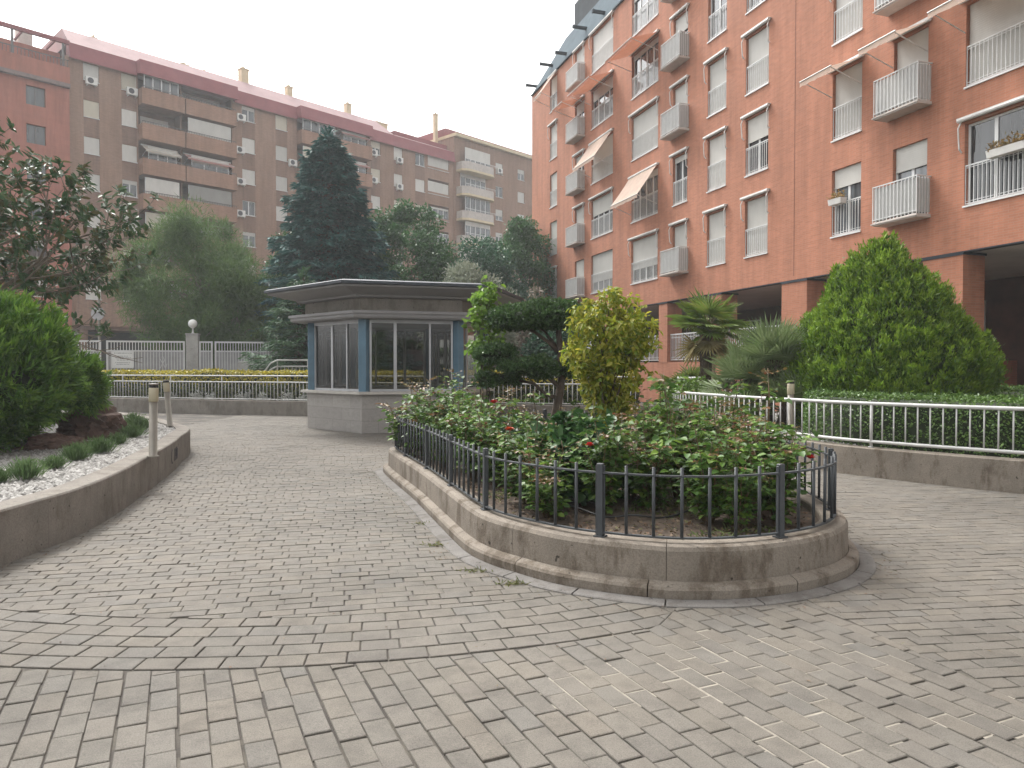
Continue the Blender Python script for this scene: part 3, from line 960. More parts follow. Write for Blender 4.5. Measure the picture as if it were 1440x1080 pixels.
def window(root, x, z, w, h, shut=0., leafs=2, y=.14, fm=None, sm=None, smat=None, rail=0., sill=True, gl=None):
    """window part: frame mesh; sub-parts pane, shutter, railing"""
    fm = fm or M_frame
    def frame():
        b_ = MB(); t = .055
        b_.box(0, t, 0, .06, 0, h); b_.box(w - t, w, 0, .06, 0, h)
        b_.box(t, w - t, .001, .06, h - t, h); b_.box(t, w - t, .001, .06, 0, t * 1.2)
        for k in range(1, leafs):
            c = w * k / leafs; b_.box(c - .045, c + .045, .004, .056, t * 1.2, h - t)
        if sill: b_.box(-.02, w + .02, -.16, -.001, -.045, -.002)
        return b_.mesh('window', fm)
    f = put('window', cached(('fr', round(w, 3), round(h, 3), leafs, fm.name, sill), frame), root, (x, y, z))
    if shut < .97:
        def pane():
            b_ = MB(); b_.box(.05, w - .05, .028, .036, .06, h - .05); return b_.mesh('pane', M_glass)
        put('pane', cached(('pn', round(w, 3), round(h, 3)), pane), f)
    if shut > .03:
        sh = h * shut
        mt = smat or M_shut
        def shm():
            b_ = MB(); b_.box(.03, w - .03, -.03, -.006, -sh, -.002); b_.box(.03, w - .03, -.036, -.0305, -sh, -sh + .05); return b_.mesh('shutter', mt)
        put('shutter', cached(('sh', round(w, 3), round(sh, 3), mt.name), shm), f, (0, 0, h))
    if rail:
        def rl():
            b_ = MB(); n = max(5, int(round(w / .115)))
            b_.box(.0, w, -.012, .012, rail - .02, rail + .012); b_.box(0, w, -.01, .01, .035, .055)
            for k in range(n + 1):
                c = .012 + (w - .024) * k / n; b_.box(c - .009, c + .009, -.008, .008, .055, rail - .02)
            for k in range(n):      # hooped tops and feet between the bars
                c = .012 + (w - .024) * (k + .5) / n; q = (w - .024) / n / 2
                b_.box(c - q * .9, c + q * .9, -.006, .006, rail - .065, rail - .052)
                b_.box(c - q * .9, c + q * .9, -.006, .006, .10, .112)
            return b_.mesh('railing', M_mast)
        put('railing', cached(('rl', round(w, 3), rail), rl), f, (0, -y + .03, .0))
    return f

def balcony(root, x, z, w, depth=.48, hh=.98):
    def slab():
        b_ = MB(); b_.bbox(0, w, -depth, -.002, -.09, 0, .012); b_.box(-.03, w + .03, -depth - .03, -depth - .0005, -.06, -.03); return b_.mesh('balcony', M_slab)
    s_ = put('balcony', cached(('bs', round(w, 3)), slab), root, (x, 0, z))
    def rail():
        b_ = MB()
        b_.box(0, w, -depth, -depth + .03, hh - .03, hh); b_.box(0, .03, -depth + .03, -.003, hh - .03, hh); b_.box(w - .03, w, -depth + .03, -.003, hh - .03, hh)
        b_.box(0, w, -depth, -depth + .025, .06, .08)
        n = int(w / .115)
        for k in range(n + 1):
            c = .012 + (w - .024) * k / n; b_.box(c - .01, c + .01, -depth + .002, -depth + .02, .001, hh - .03)
        for sx in (0.003, w - .023):
            for k in range(1, 5):
                c = -depth + depth * k / 5; b_.box(sx, sx + .02, c - .01, c + .01, .001, hh - .03)
        return b_.mesh('railing', M_mast)
    put('railing', cached(('br', round(w, 3)), rail), s_)
    def pan():
        b_ = MB(); b_.box(.03, w - .03, -depth + .032, -depth + .04, .04, hh - .06)
        b_.box(.032, .04, -depth + .04, -.01, .04, hh - .06); b_.box(w - .04, w - .032, -depth + .04, -.01, .04, hh - .06)
        return b_.mesh('panel', M_panel)
    put('panel', cached(('bp', round(w, 3)), pan), s_)

def awning(root, x, z, w, mode, rngv=0.):
    """retracted cassette with folded arms, or cloth out"""
    def bar():
        b_ = MB(); b_.tube([(-.12, -.09, 0), (w + .12, -.09, 0)], .055, 10); b_.box(-.13, w + .13, -.135, -.002, .03, .055)
        if mode == 'r':
            for sx, sg in ((-.06, -1), (w + .06, 1)):
                b_.tube([(sx, -.06, -.04), (sx + .02 * sg, -.13, -.2), (sx + .01 * sg, -.10, -.72)], .018, 6)
                b_.tube([(sx + .01 * sg, -.10, -.70), (sx + .01 * sg, -.02, -.78)], .022, 6)
        return b_.mesh('awning', M_offw)
    a = put('awning', cached(('aw', round(w, 3), mode == 'r'), bar), root, (x, 0, z))
    if mode != 'r':
        out, drop, mt = {'p': (.95, 1.35, M_peach), 'e': (1.25, .42, M_rust), 's': (1.05, .40, M_peach), 'i': (.9, .55, M_ivory), 'k': (.8, .45, M_pinkaw)}[mode]
        b_ = MB(); n = 7; m = 10
        vs = []; fs = []
        for i in range(n + 1):
            t = i / n
            for k in range(m + 1):
                u = k / m
                sag = math.sin(math.pi * t) * .03 + .012 * math.sin(u * 9 + t * 4)
                vs.append((-.06 + (w + .12) * u, -.10 - out * t, -.03 - drop * t - sag))
        for k in range(m + 1):   # valance
            u = k / m; vs.append((-.06 + (w + .12) * u, -.10 - out - .005, -.03 - drop - .16 - .02 * math.sin(u * 40)))
        for i in range(n + 1):
            for k in range(m):
                q = i * (m + 1) + k; fs.append((q, q + 1, q + m + 2, q + m + 1))
        b_.add(vs, fs); b_.build('awning_cloth', mt, a)
        b_ = MB(); b_.tube([(-.07, -.10 - out, -.03 - drop), (w + .07, -.10 - out, -.03 - drop)], .022, 6)
        for sx in (0., w):
            b_.tube([(sx, -.03, -.03 - drop - .35), (sx, -.10 - out * .97, -.04 - drop)], .016, 6)
        b_.build('awning_arm', M_offw, a)

def ac_unit(root, x, z, y=0, w=.85, h=.6):
    def body():
        b_ = MB(); b_.bbox(0, w, -.34, -.04, 0, h, .02); b_.box(.1, .14, -.30, 0, -.12, -.001); b_.box(w - .14, w - .1, -.30, 0, -.12, -.001); return b_.mesh('air_conditioner', M_ac)
    a = put('air_conditioner', cached(('ac', w, h), body), root, (x, y, z))
    def fan():
        b_ = MB(); n = 18; c = w * .40
        v = [(c + .23 * math.cos(k * 2 * math.pi / n), -.342, h / 2 + .23 * math.sin(k * 2 * math.pi / n)) for k in range(n)]
        v += [(c + .23 * math.cos(k * 2 * math.pi / n), -.345, h / 2 + .23 * math.sin(k * 2 * math.pi / n)) for k in range(n)]
        b_.add(v, [tuple(range(n, 2 * n))] + [(k, (k + 1) % n, n + (k + 1) % n, n + k) for k in range(n)])
        b_.box(c - .05, c + .05, -.352, -.3455, h / 2 - .05, h / 2 + .05)
        return b_.mesh('fan_grille', M_grille)
    put('fan_grille', cached(('fan', w, h), fan), a)

# ------------------------------------------------------------------ orange brick apartment block on the right
RBZ = math.atan2(-.951, .308)
rb = empty('apartment_building', (6.84, 31.6, 0), RBZ, 'orange brick apartment block on pillars with white balconies and awnings', 'building')
Z0, DZ, WH = 5.55, 2.9, 2.0
COLS = [
    (-14.67, -13.47, 0, 2, [('r', .55), ('n', 1), ('n', 1), ('r', 1), ('p', .5)]),
    (-10.72, -9.42, 1, 2, [('n', 1), ('r', .7), ('r', .3), ('e', .3), ('r', .8)]),
    (-8.47, -5.85, 0, 4, [('n', .72), ('r', .42), ('p', 1), ('e', .3), ('r', 1)]),
    (-3.83, -1.30, 0, 4, [('r', .68), ('p', .15), ('r', 1), ('e', .12), ('n', .2)]),
    (-.01, 1.14, 1, 2, [('r', 1), ('r', .12), ('r', 1), ('r', .35), ('r', .5)]),
    (2.61, 3.86, 0, 2, [('r', 1), ('r', 1), ('r', 1), ('n', .15), ('n', .5)]),
    (5.06, 6.35, 0, 2, [('r', 1), ('r', .42), ('r', 1), ('n', .5), ('r', 1)]),
    (9.41, 10.59, 0, 2, [('n', .28), ('s', 1), ('r', 1), ('r', 1), ('r', 1)]),
    (11.74, 12.86, 1, 2, [('n', .33), ('s', 1), ('n', 1), ('r', 1), ('r', 1)]),
    (13.96, 16.9, 0, 4, [('r', 0), ('s', 1), ('r', 1), ('r', 1), ('r', 1)]),
]
holes = []
for x0, x1, bal, lf, sp_ in COLS:
    for k in range(5): holes.append((x0, x1, Z0 + DZ * k, Z0 + DZ * k + WH))
mb = MB(); facade(mb, -17.96, 27, 4.45, 19.35, holes, .2)
mb.add([(-17.96, 0, 4.56), (-17.96, 14, 4.56), (-17.96, 14, 19.35), (-17.96, 0, 19.35)], [(0, 3, 2, 1)])
mb.add([(27, 0, 4.56), (27, 14, 4.56), (27, 14, 19.35), (27, 0, 19.35)], [(0, 1, 2, 3)])
mb.add([(-17.96, 14, 0), (27, 14, 0), (27, 14, 19.35), (-17.96, 14, 19.35)], [(0, 3, 2, 1)])
mb.build('facade', M_brick, rb)
mb = MB(); mb.box(7.70, 7.722, -.006, -.001, 4.57, 19.34); mb.build('expansion_joint', plain('joint_sealant', (.20, .08, .05), .8), rb)
for x0, x1, bal, lf, sp_ in COLS:
    for k, (aw, sh) in enumerate(sp_):
        z = Z0 + DZ * k
        hasb = bal and not (x0 == -.01 and k == 1)
        window(rb, x0, z, x1 - x0, WH, sh, lf, .12, rail=0 if hasb else .98)
        if hasb: balcony(rb, x0 - .22, z, x1 - x0 + .36)
        if aw != 'n': awning(rb, x0, z + WH + .10, x1 - x0, aw)
# ground floor: brick base, porch floor, pillars, ceiling, back wall
mb = MB()
mb.box(-17.9, 10.6, .02, .45, 0, 1.82)
mb.build('base_wall', M_brick, rb)
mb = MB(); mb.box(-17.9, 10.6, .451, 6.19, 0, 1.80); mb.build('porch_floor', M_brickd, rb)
mb = MB(); mb.box(-17.95, 27, .22, 13.9, 4.45, 4.559); mb.build('porch_ceiling', M_ceil, rb)
mb = MB(); mb.box(-17.95, 27, -.004, .25, 4.42, 4.449); mb.build('edge_trim', M_darkroof, rb)
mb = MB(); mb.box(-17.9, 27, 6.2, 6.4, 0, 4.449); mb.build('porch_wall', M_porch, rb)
pil = [(-17.9, -16.9), (-12.56, -11.57), (-6.9, -6.1), (-1.17, -.43), (2.85, 3.6), (7.11, 8.33), (12.75, 13.95), (18.6, 19.8), (24.5, 25.7)]
for a, b in pil:
    mb = MB(); mb.box(a, b, .005, .72, 1.801 if b < 11 else .0, 4.36)
    p_ = mb.build('pillar', M_brick, rb)
    mb = MB(); mb.box(a - .03, b + .03, -.02, .75, 4.361, 4.419); mb.build('capital', M_darkroof, p_)
def porch_rail(a, b):
    n = max(4, int((b - a) / .12))
    b_ = MB(); b_.box(a, b, .15, .20, 2.98, 3.03); b_.box(a, b, .16, .19, 1.90, 1.93)
    for k in range(n + 1):
        c = a + .02 + (b - a - .04) * k / n; b_.box(c - .011, c + .011, .166, .184, 1.93, 2.98)
    for k in range(n):
        c = a + .02 + (b - a - .04) * (k + .5) / n; q = (b - a) / n / 2
        for zz in (2.86, 2.02): b_.box(c - q * .85, c + q * .85, .169, .181, zz, zz + .018)
    return b_.build('porch_railing', M_mast, rb)
for (a, b), (c, d) in zip(pil[:6], pil[1:6]):
    porch_rail(b + .01, c - .01)
# doors and windows at the back of the porch
for x in (-15, -9, -3.9):
    window(rb, x, 1.9, 1.6, 2.0, 0, 2, 6.13, sill=False)
mb = MB(); mb.bbox(4.3, 5.25, 6.08, 6.19, 1.81, 4.05, .01); mb.box(4.42, 5.13, 6.07, 6.079, 2.0, 3.9)
d_ = mb.build('door', M_offw, rb); mb = MB(); mb.tube([(4.5, 6.05, 2.75), (4.5, 6.05, 2.95)], .015, 6); mb.build('handle', M_steel, d_)
window(rb, 8.2, 2.6, 1.3, 1.2, 0, 2, 6.13)
window(rb, 16.0, 1.9, 2.2, 2.2, 0, 2, 6.13, fm=M_dframe, sill=False)
mb = MB(); mb.lathe([(.02, 4.445), (.03, 4.40), (.09, 4.37), (.11, 4.30), (.09, 4.22), (.03, 4.20)], 12, 5.75, 1.9)
mb.build('ceiling_lamp', plain('opal_lamp_glass', (.7, .69, .66), .3, .05, 3, bmp=0), rb, True)
# roof: grey sheet band, dark terrace frame above and beams poking out
mb = MB()
mb.add([(-17.96, -.05, 19.36), (27, -.05, 19.36), (27, .75, 21.5), (-13.9, .75, 21.5), (-13.9, 13, 21.5), (27, 13, 21.5), (-17.96, 14, 19.36), (27, 14, 19.36)],
       [(0, 1, 2, 3), (3, 2, 5, 4), (0, 3, 4, 6), (1, 7, 5, 2), (6, 4, 5, 7), (0, 6, 7, 1)])
mb.build('roof', M_greyroof, rb)
mb = MB(); mb.box(-17.98, 27.02, -.10, .0, 19.30, 19.352); mb.build('gutter', M_darkroof, rb)
mb = MB(); mb.box(-13.2, 27, 1.0, 8, 21.501, 23.2); mb.build('penthouse', M_darkroof, rb)
for k in range(14):
    x = -17.6 + k * 2.6
    mb = MB(); zb = 19.75 + .35 * (k % 2); mb.box(x, x + .14, -.55, .45, zb, zb + .14); mb.box(x - .015, x + .155, -.56, -.5, zb - .02, zb + .16); mb.build('roof_beam', M_darkroof, rb)
# flower boxes on the nearest railings
M_terra = plain('white_planter_box', (.60, .58, .55), .7, .1, 4, bmp=.1)
M_dry = leafmat('ochre_flower_leaves', [(.30, .17, .05), (.20, .14, .05), (.36, .22, .08), (.12, .13, .04)], .7, .2)
def flowerbox(lx, lz, w, label):
    ca, sa = math.cos(RBZ), math.sin(RBZ)
    ly = -.14
    wx = 6.84 + lx * ca - ly * sa; wy = 31.6 + lx * sa + ly * ca
    t = empty('flower_box', (wx, wy, lz), RBZ, label, 'flower box', 'flower boxes on the brick block railings')
    b_ = MB(); b_.add([(0, -.1, 0), (w, -.1, 0), (w, .1, 0), (0, .1, 0), (-.02, -.12, .17), (w + .02, -.12, .17), (w + .02, .12, .17), (-.02, .12, .17)],
                      [(0, 3, 2, 1), (4, 5, 6, 7), (0, 1, 5, 4), (1, 2, 6, 5), (2, 3, 7, 6), (3, 0, 4, 7)]); b_.build('box', M_terra, t)
    rg = np.random.default_rng(int(lx * 10) + 50); n = int(260 * w)
    P = np.c_[rg.uniform(0, w, n), rg.normal(0, .06, n), .17 + abs(rg.normal(0, .09, n))]
    V, F = leaves(P, unit(rg.normal(size=(n, 3)) + [0, -.2, .6]), rand_dirs(n, rg), .09, .05)
    put('flowers', mesh_np('flowers', V, F, M_dry), t)
flowerbox(9.55, Z0 + .90, .5, 'small flower box with ochre plants on a low narrow window of the brick block')
flowerbox(14.75, Z0 + .93, .95, 'long ochre flower box on the wide open window, left of two')
flowerbox(15.85, Z0 + .93, .95, 'long ochre flower box on the wide open window, cut by the right edge')

# ------------------------------------------------------------------ beige block behind the trees
BBZ = math.atan2(.728, .686)
bb = empty('apartment_building', (-34, 60.3, 0), BBZ, 'long beige brick apartment block with burgundy eaves and brick balconies', 'building')
ZC = [25.4 - 2.93 * k for k in range(7)]
cols = [(-.61, .55), (2.25, 3.44), (12.78, 14.07), (16.21, 17.44), (27.4, 28.63), (30.48, 31.68), (33.53, 34.91)]
bays = [(3.55, 7.1), (7.2, 11.8), (18.5, 22.9), (23.0, 26.9), (35.33, 38.65)]
holes = [(a, b, z - .65, z + .7) for a, b in cols for z in ZC] + [(a + .05, b - .05, z - .35, z + 1.1) for a, b in bays for z in ZC]
mb = MB()
facade(mb, -1.64, 39.4, 5.0, 26.45, [h for h in holes if h[1] - h[0] < 2 or h[0] > 35] + [(a + .01, b - .01, 5.06, 26.4) for a, b in bays[:4]], .16)
mb2 = MB()
mb.build('facade', M_beige, bb)
rs = random.Random(4)
for i, (a, b) in enumerate(cols):
    # flush strips in darker brick, the shade of a sunken strip in their colour
    for k, z in enumerate(ZC):
        sh = rs.choice([1, 1, 1, 1, .5, .0, .25])
        if i in (1,) and k in (1, 2): sh = 1
        window(bb, a, z - .65, b - a, 1.35, sh, 2, .08, smat=rs.choice([M_shut, M_shut, M_shutb]))
        if k < 6:
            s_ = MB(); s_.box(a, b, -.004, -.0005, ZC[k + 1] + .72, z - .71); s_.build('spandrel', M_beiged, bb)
def bay(a, b, k, z, kind):
    w_ = b - a
    # parapet with a thin dark rail, floor slab and glazing behind
    m_ = MB()
    if kind != 'flat':
        m_.box(a, b, -.95, -.80, z - 1.68, z - .36); m_.box(a, a + .15, -.80, 0, z - 1.68, z - .36); m_.box(b - .15, b, -.80, 0, z - 1.68, z - .36)
        m_.box(a + .15, b - .15, -.80, 1.24, z - 1.68, z - 1.55)
        par = m_.build('balcony', M_parap, bb)
        m_ = MB(); m_.box(a + .02, b - .02, -.90, -.86, z - .2, z - .15); n = int(w_ / .22)
        for q in range(n + 1):
            c = a + .04 + (w_ - .08) * q / n; m_.box(c - .012, c + .012, -.89, -.87, z - .359, z - .2)
        m_.build('railing', M_dframe, par)
        y = -.02
    else:
        y = .08
    op = rs.random()
    if kind == 'flat':
        window(bb, a + .05, z - .35 - .25, w_ - .1, 1.45, [1, 1, .15, 0, 0, 1, .5][k], 4, y, fm=M_frame)
        return
    wl = a + .25; ww = w_ - .7
    st = kind
    if st == 'shut': window(bb, wl, z - .35, ww, 1.4, 1, 3, -.72, smat=rs.choice([M_shut, M_shutb]), sill=False)
    elif st == 'grey': window(bb, wl, z - .35, ww, 1.4, 1, 3, -.72, smat=M_shutg, sill=False)
    elif st == 'glaz': window(bb, wl, z - .35, ww, 1.4, .25, 4, -.72, sill=False)
    else:
        window(bb, a + .6, z - 1.54, w_ - 1.2, 2.35, .25, 3, 1.18, sill=False)
    if st == 'awn_i': awning_far(a + .3, z + .95, w_ - .7, 'i')
    if st == 'awn_k': awning_far(a + .2, z + .95, w_ - .5, 'k')
def awning_far(x, z, w, mode):
    h = empty('holder', (0, 0, 0)); 
    bpy.data.objects.remove(h)
    awning(bb, x, z, w, mode)
    bb.children[-1].location.y = -.55
kinds = [['glaz', 'open', 'awn_i', 'shut', 'shut', 'open', 'glaz'], ['open', 'shut', 'awn_k', 'grey', 'open', 'shut', 'open'],
         ['glaz', 'shut', 'open', 'shut', 'open', 'glaz', 'open'], ['awn_k', 'awn_k', 'open', 'shut', 'open', 'open', 'glaz']]
for i, (a, b) in enumerate(bays[:4]):
    # recess lining, its shade put into the brick colour
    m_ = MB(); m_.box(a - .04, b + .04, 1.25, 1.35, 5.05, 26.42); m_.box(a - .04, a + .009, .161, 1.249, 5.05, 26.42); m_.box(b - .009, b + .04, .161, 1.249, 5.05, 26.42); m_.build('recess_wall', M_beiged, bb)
    for k, z in enumerate(ZC): bay(a, b, k, z, kinds[i][k])
for k, z in enumerate(ZC): bay(*bays[4], k, z, 'flat')
for x, k, dy in [(-.5, 0, 0), (2.6, 0, 0), (11.9, 0, -.55), (11.9, 1, -.3), (11.9, 2, -.4), (17.5, 1, 0), (17.5, 3, 0), (27.0, 0, -.3), (27.0, 1, -.3), (30.7, 0, 0), (30.7, 1, 0), (11.9, 3, -.3)]:
    ac_unit(bb, x, ZC[k] - 1.0, dy)
# eaves: burgundy fascia that jogs out over the bays, pink roof slope behind
m_ = MB()
for a, b, o in [(-1.64, 3.4, .35), (3.4, 11.95, 1.15), (11.95, 18.4, .35), (18.4, 27.0, 1.15), (27.0, 39.4, .35)]:
    m_.add([(a, -o, 26.1), (b, -o, 26.1), (b, -o + .25, 27.35), (a, -o + .25, 27.35), (a, .6, 26.5), (b, .6, 26.5), (a, .6, 27.35), (b, .6, 27.35)],
           [(0, 1, 2, 3), (0, 4, 5, 1), (3, 2, 7, 6), (0, 3, 6, 4), (1, 5, 7, 2)])
m_.build('eaves', M_roofr, bb)
m_ = MB(); m_.add([(-1.64, -.1, 27.36), (30.5, -.1, 27.36), (29.3, 1.7, 29.0), (-1.64, 1.7, 29.0), (-1.64, 10, 29.0), (29.3, 10, 29.0), (-1.64, 10, 27.36), (30.5, 10, 27.36)],
                  [(0, 1, 2, 3), (3, 2, 5, 4), (0, 3, 4, 6), (1, 7, 5, 2), (6, 4, 5, 7)])
m_.build('roof', M_roofp, bb)
m_ = MB(); m_.box(31.5, 39.4, 1.2, 9, 27.36, 28.4); m_.build('roof_terrace', M_roofr, bb)
m_ = MB(); m_.add([(30.5, -.05, 27.36), (39.4, -.05, 27.36), (39.4, 1.2, 27.9), (31, 1.2, 27.9)], [(0, 1, 2, 3)]); m_.build('roof_edge', M_roofp, bb)
m_ = MB(); m_.add([(-1.64, 0, 5), (-1.64, 12, 5), (-1.64, 12, 29), (-1.64, 0, 26.4)], [(0, 3, 2, 1)]); m_.box(-1.64, 57, 11.9, 12, 0, 26.4); m_.build('end_wall', M_beige, bb)
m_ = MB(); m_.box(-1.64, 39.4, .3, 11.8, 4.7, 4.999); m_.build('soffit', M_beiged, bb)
m_ = MB(); m_.box(-16, 56, 4.0, 4.2, 0, 4.69); m_.build('shade_backing', M_dark, bb)  # near-black wall: shade under the block put into its colour
for x in range(-1, 40, 6):
    m_ = MB(); m_.box(x, x + .6, .3, .9, 0, 4.69); m_.build('pillar', M_beiged, bb)
for x, zb, zt, s_ in [(.8, 28.9, 29.6, .4), (14, 28.9, 30.9, .75), (8.2, 28.9, 29.6, .7), (10.2, 28.9, 29.5, .5), (18.9, 28.9, 30.5, .6), (26, 28.9, 30.6, .6), (29.9, 27.36, 29.6, 1.6), (38.6, 28.3, 32.6, .45)]:
    m_ = MB(); m_.bbox(x, x + s_, 2.4, 2.4 + s_, zb, zt - .35, .02); m_.box(x - .06, x + s_ + .06, 2.34, 2.46 + s_, zt - .349, zt - .25); m_.lathe([(s_ * .22, zt - .2499), (s_ * .24, zt - .05), (s_ * .1, zt)], 10, x + s_ / 2, 2.4 + s_ / 2)
    m_.build('chimney', M_cream, bb)
m_ = MB()
for x, h_ in [(.6, 31.2), (30.6, 30.9), (30.0, 30.2), (14.2, 30.4)]:
    m_.tube([(x, 3, 27.4), (x, 3, h_)], .03, 5)
    for q in (.15, .4, .65): m_.tube([(x - .4, 3, h_ - q), (x + .4, 3, h_ - q)], .015, 4)
m_.build('aerial', M_dframe, bb)

# ------------------------------------------------------------------ block with cream balconies, beyond it to the right
b3 = empty('apartment_building', (-34 + .686 * 39.45, 60.3 + .728 * 39.45, 0), BBZ, 'far brown apartment block with cream banded corner balconies', 'building')
hol = [(a, b, z - .65, z + .7) for a, b in ((7.1, 8.4), (11.2, 12.5)) for z in [26.9 - 2.93 * k for k in range(7)]]
m_ = MB(); facade(m_, 0, 17.5, 0, 29.3, hol, .16)
m_.add([(0, 0, 0), (0, 12, 0), (0, 12, 29.3), (0, 0, 29.3)], [(0, 3, 2, 1)])
m_.build('facade', M_beige, b3)
m_ = MB(); m_.box(-.1, 17.6, -.45, 12, 29.301, 29.65); m_.build('cornice', M_cream, b3)
m_ = MB(); m_.box(0, 17.5, 1.5, 12, 29.651, 30.6); m_.build('roof', M_roofr, b3)
for i, (a, b) in enumerate(((7.1, 8.4), (11.2, 12.5))):
    for k in range(7):
        z = 26.9 - 2.93 * k
        window(b3, a, z - .65, 1.3, 1.35, [1, 0, .6, .4, 1, 1, .2][(k + i * 3) % 7], 2, .08)
ac_unit(b3, 7.2, 26.3)
for k in range(7):
    z = 26.9 - 2.93 * k
    m_ = MB(); m_.prism([(.35, 0), (.35, -1.0), (1.0, -1.5), (5.2, -1.5), (5.8, -1.0), (5.8, 0)], z - 1.75, z - 1.5); p_ = m_.build('balcony', M_cream, b3)
    m_ = MB(); m_.prism([(.4, -.001), (.4, -.98), (1.0, -1.45), (5.2, -1.45), (5.75, -.98), (5.75, -.001)], z - 1.499, z - .62); m_.build('parapet', M_slab, p_)
    m_ = MB(); m_.box(.5, 5.7, -1.44, -1.40, z - .38, z - .34)
    for q in range(22): m_.box(.55 + q * .24, .58 + q * .24, -1.435, -1.405, z - .619, z - .38)
    m_.build('railing', M_mast, p_)
    window(b3, 1.0, z - .6, 4.2, 1.75, [1, .25, .0, .3, 1, .2, .4][k] if k else .75, 5, -.9 if k in (0, 2, 3) else -.06, sill=False, smat=M_shut)

# ------------------------------------------------------------------ red block at the far left
b4 = empty('apartment_building', (-34 + .686 * -16 + .3 * .728, 60.3 + .728 * -16 - .3 * .686, 0), BBZ, 'red rendered apartment block with dark windows and roof pergola at far left', 'building')
hol = [(a, b, z - .75, z + .7) for a, b in ((11.35, 12.65), (8.0, 9.6), (3.5, 5.2)) for z in [22.45 - 2.93 * k for k in range(6)]]
m_ = MB(); facade(m_, 0, 14.3, 0, 23.6, hol, .3); m_.add([(14.3, 0, 0), (14.3, 12, 0), (14.3, 12, 23.6), (14.3, 0, 23.6)], [(0, 1, 2, 3)]); m_.build('facade', M_redb, b4)
for a, b in ((11.35, 12.65), (8.0, 9.6), (3.5, 5.2)):
    for k in range(6): window(b4, a, 22.45 - 2.93 * k - .75, b - a, 1.45, [0, 0, .2, .3, 1, 0][(k + int(a)) % 6], 2, .2, fm=M_dframe)
m_ = MB(); m_.box(0, 14.3, -.35, .0, 23.601, 23.9); m_.build('cornice', plain('grey_cornice', (.20, .15, .14), .8), b4)
m_ = MB(); m_.box(0, 14.3, -.2, .05, 23.901, 25.2); m_.build('terrace_parapet', M_redb, b4)
m_ = MB(); m_.box(0, 14.3, -.1, -.05, 25.75, 25.82)
for q in range(60): m_.box(q * .24, q * .24 + .04, -.1, -.05, 25.201, 25.75)
m_.build('terrace_railing', M_dframe, b4)
m_ = MB(); m_.box(0, 14.3, 2.2, 11, 23.9, 27.0); m_.build('penthouse', M_redb, b4)
m_ = MB(); m_.box(0, 14.3, -.25, .0, 27.0, 27.3); m_.build('pergola_beam', M_roofr, b4)
for q in range(7):
    m_ = MB(); m_.box(q * 2.2 + .1, q * 2.2 + .22, -.2, 2.19, 27.02, 27.2); m_.build('pergola_rafter', M_roofr, b4)
for q in range(5):
    m_ = MB(); m_.box(q * 3.4 + .2, q * 3.4 + .35, -.18, -.03, 25.201, 26.99); m_.build('pergola_post', M_dframe, b4)
m_ = MB(); m_.bbox(11.6, 12.6, 3, 4, 27.001, 28.6, .05); m_.build('chimney', M_slab, b4)

# ------------------------------------------------------------------ kiosk
KX, KY, KA = -3.0, 19.9, R(256.5)
ki = empty('kiosk', (KX, KY, 0), 0, 'hexagonal glazed kiosk with marble base blue posts and flat grey roof', 'kiosk')
def hexp(r, rot=0.): return [(r * math.cos(KA + rot + k * math.pi / 3), r * math.sin(KA + rot + k * math.pi / 3)) for k in range(6)]
def marble():
    m, nt, b, _ = new_mat('kiosk_marble')
    tc = nt.nodes.new('ShaderNodeTexCoord')
    mp = nt.nodes.new('ShaderNodeMapping'); mp.inputs['Rotation'].default_value = (R(90), 0, 0)
    sx = nt.nodes.new('ShaderNodeSeparateXYZ'); nt.links.new(tc.outputs['Object'], sx.inputs[0])
    cb = nt.nodes.new('ShaderNodeCombineXYZ'); nt.links.new(sx.outputs[0], cb.inputs[0]); nt.links.new(sx.outputs[2], cb.inputs[1])
    br = nt.nodes.new('ShaderNodeTexBrick'); nt.links.new(cb.outputs[0], br.inputs['Vector'])
    br.inputs['Scale'].default_value = 1; br.inputs['Brick Width'].default_value = .78; br.inputs['Row Height'].default_value = .292; br.inputs['Mortar Size'].default_value = .003
    br.inputs['Color1'].default_value = (.27, .252, .235, 1); br.inputs['Color2'].default_value = (.33, .31, .288, 1); br.inputs['Mortar'].default_value = (.15, .138, .125, 1)
    v = noise(nt, coords(nt, 'Object', (1, 1, 2)), 1.7, 9, .72)
    c = mixc(nt, 1., br.outputs[0], ramp(nt, v, [(.3, .78), (.5, 1.02), (.53, .84), (.56, 1.02), (.75, 1.1)]), 'MULTIPLY')
    nt.links.new(c, b.inputs['Base Color']); b.inputs['Roughness'].default_value = .45
    return m
M_marble = marble()
M_ktop = plain('kiosk_counter', (.42, .395, .36), .5, .15, 4, bmp=.1)
M_kblue = plain('blue_post_paint', (.085, .165, .23), .45, .15, 4, bmp=.05)
M_kfas = plain('grey_fascia_paint', (.215, .208, .21), .55, .12, 1.5, bmp=.05)
M_kdrum = concrete('kiosk_drum', (.25, .225, .195), .5, .7)
M_kmull = plain('grey_aluminium', (.40, .405, .42), .35, .1, 4, .3, bmp=0)
M_kroof = plain('dark_roof_edge', (.035, .042, .055), .5, .3, 3, bmp=.2)
RB_ = 2.42
hx = hexp(RB_)
ap = RB_ * math.cos(math.pi / 6)
for k in range(6):
    a = Vector(hx[k]); b = Vector(hx[(k + 1) % 6]); ang = math.atan2(b.y - a.y, b.x - a.x); L_ = (b - a).length
    m_ = MB(); m_.box(0, L_, .0, .18, 0.001, .93)
    m_.v = [(x + (y * .577 if x == 0 else -y * .577), y, z) for x, y, z in m_.v]
    o = m_.build('base_panel', M_marble, ki); o.location = (a.x, a.y, 0); o.rotation_euler = (0, 0, ang)
m_ = MB(); m_.prism(hexp(RB_ - .22), 0.002, .05); m_.build('floor', M_kdrum, ki)
